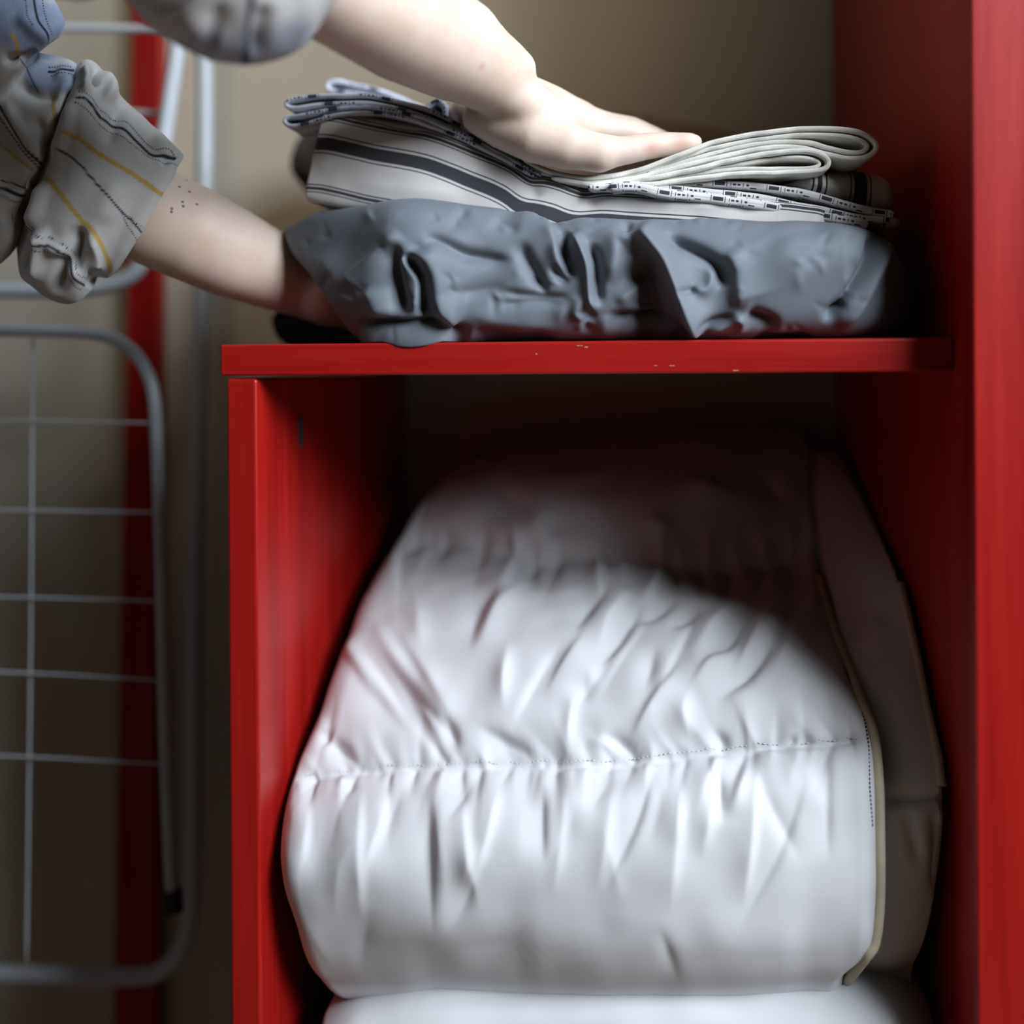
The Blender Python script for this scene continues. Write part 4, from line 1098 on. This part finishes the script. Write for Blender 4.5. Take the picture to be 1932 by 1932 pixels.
# ------------------------------------------------------------------ shirt sleeves
def tube_px(name, mat, parent, st, nl=180, na=220, ratio=0.8, strokes=(), hem=True, ink=(), yellow=(), blue=(), tuck=True, nz=0.001):
    """sleeve lofted from stations (u top, v top, u bottom, v bottom, Y), front side sculpted and printed"""
    s = smooth_path([list(q) for q in st], nl)
    if hem:      # the opening turns inward
        inn = []
        for k, sc in ((0, 0.93), (6, 0.90), (14, 0.86)):
            q = s[k].copy(); c = (q[:2] + q[2:4]) / 2
            q[:2] = c + (q[:2] - c) * sc; q[2:4] = c + (q[2:4] - c) * sc; inn.append(q)
        s = np.vstack([inn[::-1], s])
    T, B = P(s[:, 0], s[:, 1], s[:, 4]), P(s[:, 2], s[:, 3], s[:, 4])
    c = (T + B) / 2; a = (T - B) / 2
    ph = np.linspace(0, 2 * np.pi, na, endpoint=False); ph = ph + 0.45 * np.sin(2 * ph + np.pi) * 0.5
    toc = CC - c; toc /= np.linalg.norm(toc, axis=1, keepdims=True)
    dpt = np.linalg.norm(a, axis=1)[:, None, None] * ratio * toc[:, None]
    V = c[:, None] + a[:, None] * np.cos(ph)[None, :, None] + dpt * np.sin(ph)[None, :, None]
    N = grid_normals(V, False, True)
    if (N * (V - c[:, None])).sum() < 0: N = -N
    U = proj(V.reshape(-1, 3)); view = V - CC; view /= np.linalg.norm(view, axis=2, keepdims=True)
    h = strokes_height(U, strokes).reshape(V.shape[:2]) if len(strokes) else 0
    fr = -(N * view).sum(2)
    h = h * np.clip(fr * 2.5 + 0.35, 0, 1)
    h = h + nz * (vnoise(V[..., 0] * 45, V[..., 2] * 45 + V[..., 1] * 30) + 0.5 * vnoise(V[..., 0] * 110 + 2, V[..., 2] * 110 + V[..., 1] * 70))
    V2 = V + N * h[:, :, None]
    front = (fr.ravel() > -0.1)
    def lines(spec):
        w = np.zeros(len(U))
        for pts, wd, dash in spec:
            cc_ = smooth_path(pts, 10 * len(pts))
            d, _, ar, L = poly_dist(U, cc_)
            m = np.clip((wd / 2 + 1.1 - d) / 1.8, 0, 1)
            if dash: m = m * ((ar % dash) < dash * 0.55)
            w = np.maximum(w, m * front)
        return w
    d = np.linalg.norm(np.diff(np.concatenate([V, V[:, :1]], 1), axis=1), axis=2)
    arc = np.concatenate([np.zeros((len(s), 1)), np.cumsum(d, 1)], 1)
    lng = np.concatenate([[0], np.cumsum(np.linalg.norm(np.diff(c, axis=0), axis=1))])
    uv = np.stack([arc, np.repeat(lng[:, None], na + 1, 1)], -1)
    bl = np.zeros(len(U))
    for pts, wd, st_ in blue:
        dd, _, _, _ = poly_dist(U, smooth_path(pts, 20))
        bl = np.maximum(bl, st_ * np.clip((wd - dd) / (wd * 0.35), 0, 1))
    return grid_mesh(name, V2, mat, parent, cv=True, uv=uv, ink={'ink': lines(ink), 'yellow': lines(yellow), 'blue': bl})

# left cuff: rolled, loose, hanging below the forearm
cuff_st = [(348, 294, 222, 516, 0.008), (338, 280, 204, 524, 0.006), (310, 253, 186, 524, 0.004), (272, 224, 170, 548, 0.002), (232, 188, 140, 572, 0.0), (204, 150, 104, 568, -0.002), (180, 122, 70, 548, -0.004), (158, 114, 36, 520, -0.004), (140, 128, 30, 470, 0.004)]
cuff_str = [S([(172, 132), (180, 148), (176, 166)], -6, 6, 7), S([(160, 122), (166, 150), (160, 180)], 4, 9, 9), S([(188, 128), (204, 160), (200, 200)], 4, 14, 10),
            S([(228, 186), (214, 240), (200, 280)], -3, 14, 16), S([(290, 250), (320, 300), (340, 318)], 2, 16, 16), S([(300, 312), (322, 300), (344, 306)], -2.5, 8, 9),
            S([(146, 420), (148, 470), (130, 520)], -7, 12, 18), S([(166, 440), (178, 480), (176, 520)], 4, 12, 10), S([(176, 500), (182, 520), (172, 548)], -9, 6, 8),
            S([(90, 420), (76, 480), (70, 540)], 5, 10, 14), S([(62, 430), (52, 480), (40, 510)], -4, 8, 8), S([(120, 470), (112, 520), (110, 560)], -6, 12, 14),
            S([(60, 430), (100, 465), (130, 500), (150, 545)], 3, 10, 12), S([(90, 335), (72, 400), (50, 440)], 4, 9, 12), S([(140, 180), (126, 240), (96, 310)], 3, 9, 10),
            S([(230, 330), (200, 380), (196, 430)], 1.8, 22, 22)]
cuff_str = [(p_, A_ * 1.5, w1_, w2_, t_) for p_, A_, w1_, w2_, t_ in cuff_str]
cuff_ink = [([(146, 186), (162, 188), (176, 204), (190, 222), (212, 230), (236, 244), (262, 270), (286, 292), (310, 296), (332, 298)], 4.5, 0),
            ([(150, 174), (170, 182), (186, 206), (204, 216), (236, 228), (262, 254), (290, 282), (316, 286), (336, 300)], 1.8, 4.5),
            ([(144, 196), (160, 204), (176, 222), (190, 236), (220, 248), (250, 272), (282, 296), (308, 306), (334, 312), (342, 326)], 1.8, 4.5),
            ([(108, 284), (130, 292), (152, 312), (178, 342), (206, 374), (232, 402), (252, 420), (274, 448)], 3.4, 0),
            ([(226, 396), (240, 424), (254, 446), (264, 464)], 1.6, 4.5), ([(244, 408), (262, 424), (284, 438)], 1.6, 4.5),
            ([(52, 422), (64, 440), (84, 458), (104, 464), (120, 482), (134, 510), (146, 530), (160, 540)], 4.5, 0),
            ([(56, 412), (76, 438), (108, 452), (126, 472), (146, 516), (166, 528)], 1.8, 5), ([(50, 436), (70, 462), (104, 480), (122, 508), (140, 540), (154, 548)], 1.8, 5)]
cuff_yel = [([(128, 254), (150, 262), (180, 286), (216, 308), (250, 328), (286, 354), (322, 378)], 9, 0), ([(88, 334), (104, 354), (128, 384), (150, 412), (170, 430), (192, 464), (210, 512)], 9, 0)]
cuff = tube_px('cuff', SHIRT, person, cuff_st, nl=240, na=420, ratio=0.62, strokes=cuff_str, ink=cuff_ink, yellow=cuff_yel)
# left sleeve above the cuff, bunched at the elbow
sl_st = [(128, 160, 52, 440, 0.02), (146, 130, 12, 492, 0.0), (138, 116, -10, 498, -0.006), (110, 106, -50, 480, -0.008), (80, 99, -90, 440, -0.010), (70, 94, -120, 400, -0.012), (84, 86, -150, 340, -0.016), (112, 70, -180, 270, -0.022),
         (122, 46, -200, 180, -0.026), (112, 14, -220, 90, -0.028), (92, -20, -240, 0, -0.030), (40, -120, -300, -90, -0.02), (-120, -300, -460, -230, 0.02)]
sl_str = [S([(0, 180), (40, 246), (84, 316)], 4, 10, 14), S([(20, 150), (70, 180), (120, 176)], -5, 14, 14), S([(100, 130), (126, 150), (124, 180)], 3, 14, 14), S([(0, 110), (40, 112), (76, 100)], -7, 10, 10), S([(30, 20), (70, 60), (100, 80)], 4, 16, 16),
          S([(-10, 340), (40, 350), (80, 330)], -4, 12, 14), S([(0, 420), (40, 400), (70, 360)], -6, 14, 14), S([(60, 220), (90, 260), (100, 290)], -3, 12, 14)]
sl_ink = [([(64, 0), (68, 24), (74, 44), (86, 62), (92, 82)], 4.5, 0), ([(48, 0), (52, 30), (62, 50)], 2.4, 5), ([(80, 0), (84, 24), (92, 50), (98, 66)], 2.2, 5), ([(92, 126), (116, 124), (136, 126)], 2, 5), ([(92, 134), (116, 134), (138, 133)], 5, 0), ([(96, 142), (120, 142), (138, 142)], 2, 5),
          ([(46, 120), (56, 142), (68, 168)], 2, 0), ([(0, 200), (24, 236), (50, 280), (84, 316)], 5, 0), ([(0, 222), (22, 252), (44, 284), (76, 320)], 2.5, 0), ([(0, 355), (30, 368), (58, 374)], 6, 0), ([(0, 340), (30, 352), (60, 364)], 2.5, 0), ([(0, 368), (26, 380), (52, 386)], 2, 0)]
sl_yel = [([(96, 178), (102, 210), (110, 250)], 8, 0), ([(24, 66), (32, 84), (30, 104)], 7, 0), ([(0, 270), (30, 296), (60, 320)], 6, 0)]
tube_px('sleeve', SHIRT, person, sl_st, nl=420, na=560, ratio=0.6, strokes=sl_str, hem=False, ink=sl_ink, yellow=sl_yel, blue=[([(20, 20), (60, 50), (90, 60)], 70, 0.9), ([(70, 140), (130, 150)], 34, 0.8)])
# right cuff and sleeve, nearer to the camera
rc_st = [(716, -120, 580, 82, -0.112), (690, -150, 560, 98, -0.118), (650, -190, 520, 112, -0.125), (590, -240, 455, 119, -0.135), (520, -290, 390, 106, -0.142), (450, -340, 330, 78, -0.15), (380, -390, 286, 48, -0.158), (330, -430, 250, 6, -0.162), (250, -480, 200, -55, -0.172), (140, -530, 130, -110, -0.185)]
tube_px('cuff', SHIRT, person, rc_st, nl=130, na=200, ratio=1.12, strokes=[S([(330, 20), (380, 60), (440, 100)], 3, 24, 24), S([(500, 0), (490, 50), (470, 110)], -4, 18, 18), S([(420, 0), (400, 60), (396, 100)], -3, 16, 16)],
        ink=[([(478, -60), (474, 0), (468, 60), (462, 118)], 14, 0), ([(300, 20), (330, 10), (380, -20)], 7, 0)], blue=[([(560, 90), (470, 116), (380, 100)], 60, 0.55)])
# off-picture sleeve and shirt body
def cone_mesh(name, A, B, ra, rb, mat, parent, n=26, seg=40, att=True):
    t = np.linspace(0, 1, n)[:, None]
    pts = A * (1 - t) + B * t
    o = tube(name, pts, (ra + (rb - ra) * t[:, 0]), mat, parent, seg=seg)
    return o
cone_mesh('sleeve', RE + 0.12 * (RS - RE), RS + np.array([-0.02, 0.02, -0.01]), 0.058, 0.078, SHIRT, person)
cone_mesh('sleeve', LE + 0.3 * (LS - LE), LS, 0.050, 0.078, SHIRT, person)

# ------------------------------------------------------------------ drying rack and leaning plank at the left
def rack_part(name, px, Y, r, rack, n=160, mat=METAL, seg=12):
    pts = smooth_path([list(p) + [Y if len(p) == 2 else p[2]] for p in [tuple(q) for q in px]], n)
    return adopt(tube(name, P(pts[:, 0], pts[:, 1], pts[:, 2]), r, mat, seg=seg), rack)
rk = P(150, 1900, 0.25)
rack = empty('drying_rack', (rk[0], 0.25, 0.0), 'folded white metal clothes drying rack leaning on the wall', 'drying rack')
# front wing
rack_part('wing_frame', [(-420, 622), (-150, 623), (60, 624), (170, 629), (232, 648), (272, 692), (291, 752), (297, 860), (303, 1010), (312, 1380), (320, 1600), (325, 1690)], 0.15, 0.0052, rack)
rack_part('foot_cap', [(324, 1680), (326, 1700), (327, 1718)], 0.15, 0.0085, rack, n=12, mat=BLACK)
for (v0, v1) in ((793, 798), (962, 967), (1126, 1134), (1268, 1284), (1426, 1442)):
    rack_part('wire', [(-400, v0 - 4), (0, v0), (294 + (v1 - 790) * 0.022, v1)], 0.15, 0.0010, rack, n=20, seg=8)
rack_part('wire', [(62, 640), (58, 1200), (50, 1828)], 0.155, 0.0010, rack, n=20, seg=8)
# rear wing
rack_part('wing_frame', [(386, -300), (386, 0), (386, 340), (376, 800), (368, 1200), (364, 1600), (362, 1700), (346, 1780), (310, 1826), (250, 1842), (0, 1836), (-400, 1830)], 0.27, 0.0078, rack)
# upper wing
rack_part('wing_frame', [(352, -200), (340, 40), (322, 180), (304, 300), (288, 420), (274, 480), (250, 518), (200, 540), (120, 547), (0, 548), (-400, 548)], 0.22, 0.0072, rack)
rack_part('wire', [(-100, 50), (170, 53), (330, 56)], 0.24, 0.0038, rack, n=20, seg=8)
rack_part('wire', [(-100, 205), (240, 212), (318, 216)], 0.24, 0.0030, rack, n=20, seg=8)

def plank(name, quadpx, mat, label):
    """a leaning board: (u left, u right, v, Y) at both ends, 20 mm thick"""
    (ul0, ur0, v0, y0), (ul1, ur1, v1, y1) = quadpx
    a, b, c, d = P(ul0, v0, y0), P(ur0, v0, y0), P(ur1, v1, y1), P(ul1, v1, y1)
    n_ = np.cross(b - a, d - a); n_ /= np.linalg.norm(n_)
    if n_[1] < 0: n_ = -n_
    t_ = n_ * 0.02
    vs = np.array([a, b, c, d, a + t_, b + t_, c + t_, d + t_])
    fs = [(0, 1, 2, 3), (7, 6, 5, 4), (0, 4, 5, 1), (1, 5, 6, 2), (2, 6, 7, 3), (3, 7, 4, 0)]
    o = raw_mesh(name, vs, fs, mat, smooth=False)
    bv = o.modifiers.new('bevel', 'BEVEL'); bv.width = 0.002; bv.segments = 2
    return tag(o, label, 'plank')
plank('wooden_plank', ((252, 300, -150, 0.378), (205, 290, 2300, 0.366)), RED_Z, 'narrow red wooden plank leaning on the wall behind the drying rack')

# ------------------------------------------------------------------ clothes and hair beyond the picture
def worn(name, idx, grow, mat, extra=()):
    pr = [(bodyp[i][0], bodyp[i][1], bodyp[i][2] + grow, bodyp[i][3] + grow) for i in idx] + list(extra)
    lo_ = np.min([np.minimum(p[0], p[1]) for p in pr], 0) - 0.18; hi_ = np.max([np.maximum(p[0], p[1]) for p in pr], 0) + 0.18
    v_, f_ = skin_surface(pr, lo_, hi_, 0.009, 90.0)
    return raw_mesh(name, v_, f_, mat, person)
worn('shirt_body', (2, 3, 4, 5, 6), 0.012, SHIRT)
worn('trousers', (7, 8, 9, 10), 0.014, plain('denim', (52, 60, 84), 0.9, 0.2, 0.08, 80.0), [(mid - [0.02, 0, 0.46], mid - [0.02, 0, 0.54], 0.15, 0.15)])
worn('hair', (), 0.0, plain('brown_hair', (74, 52, 40), 0.7, 0.3, 0.2, 200.0), [(mid + [-0.01, 0, 0.235], mid + [0.0, 0, 0.27], 0.088, 0.085), (mid + [-0.03, 0, 0.20], mid + [-0.05, 0, 0.12], 0.075, 0.06)])
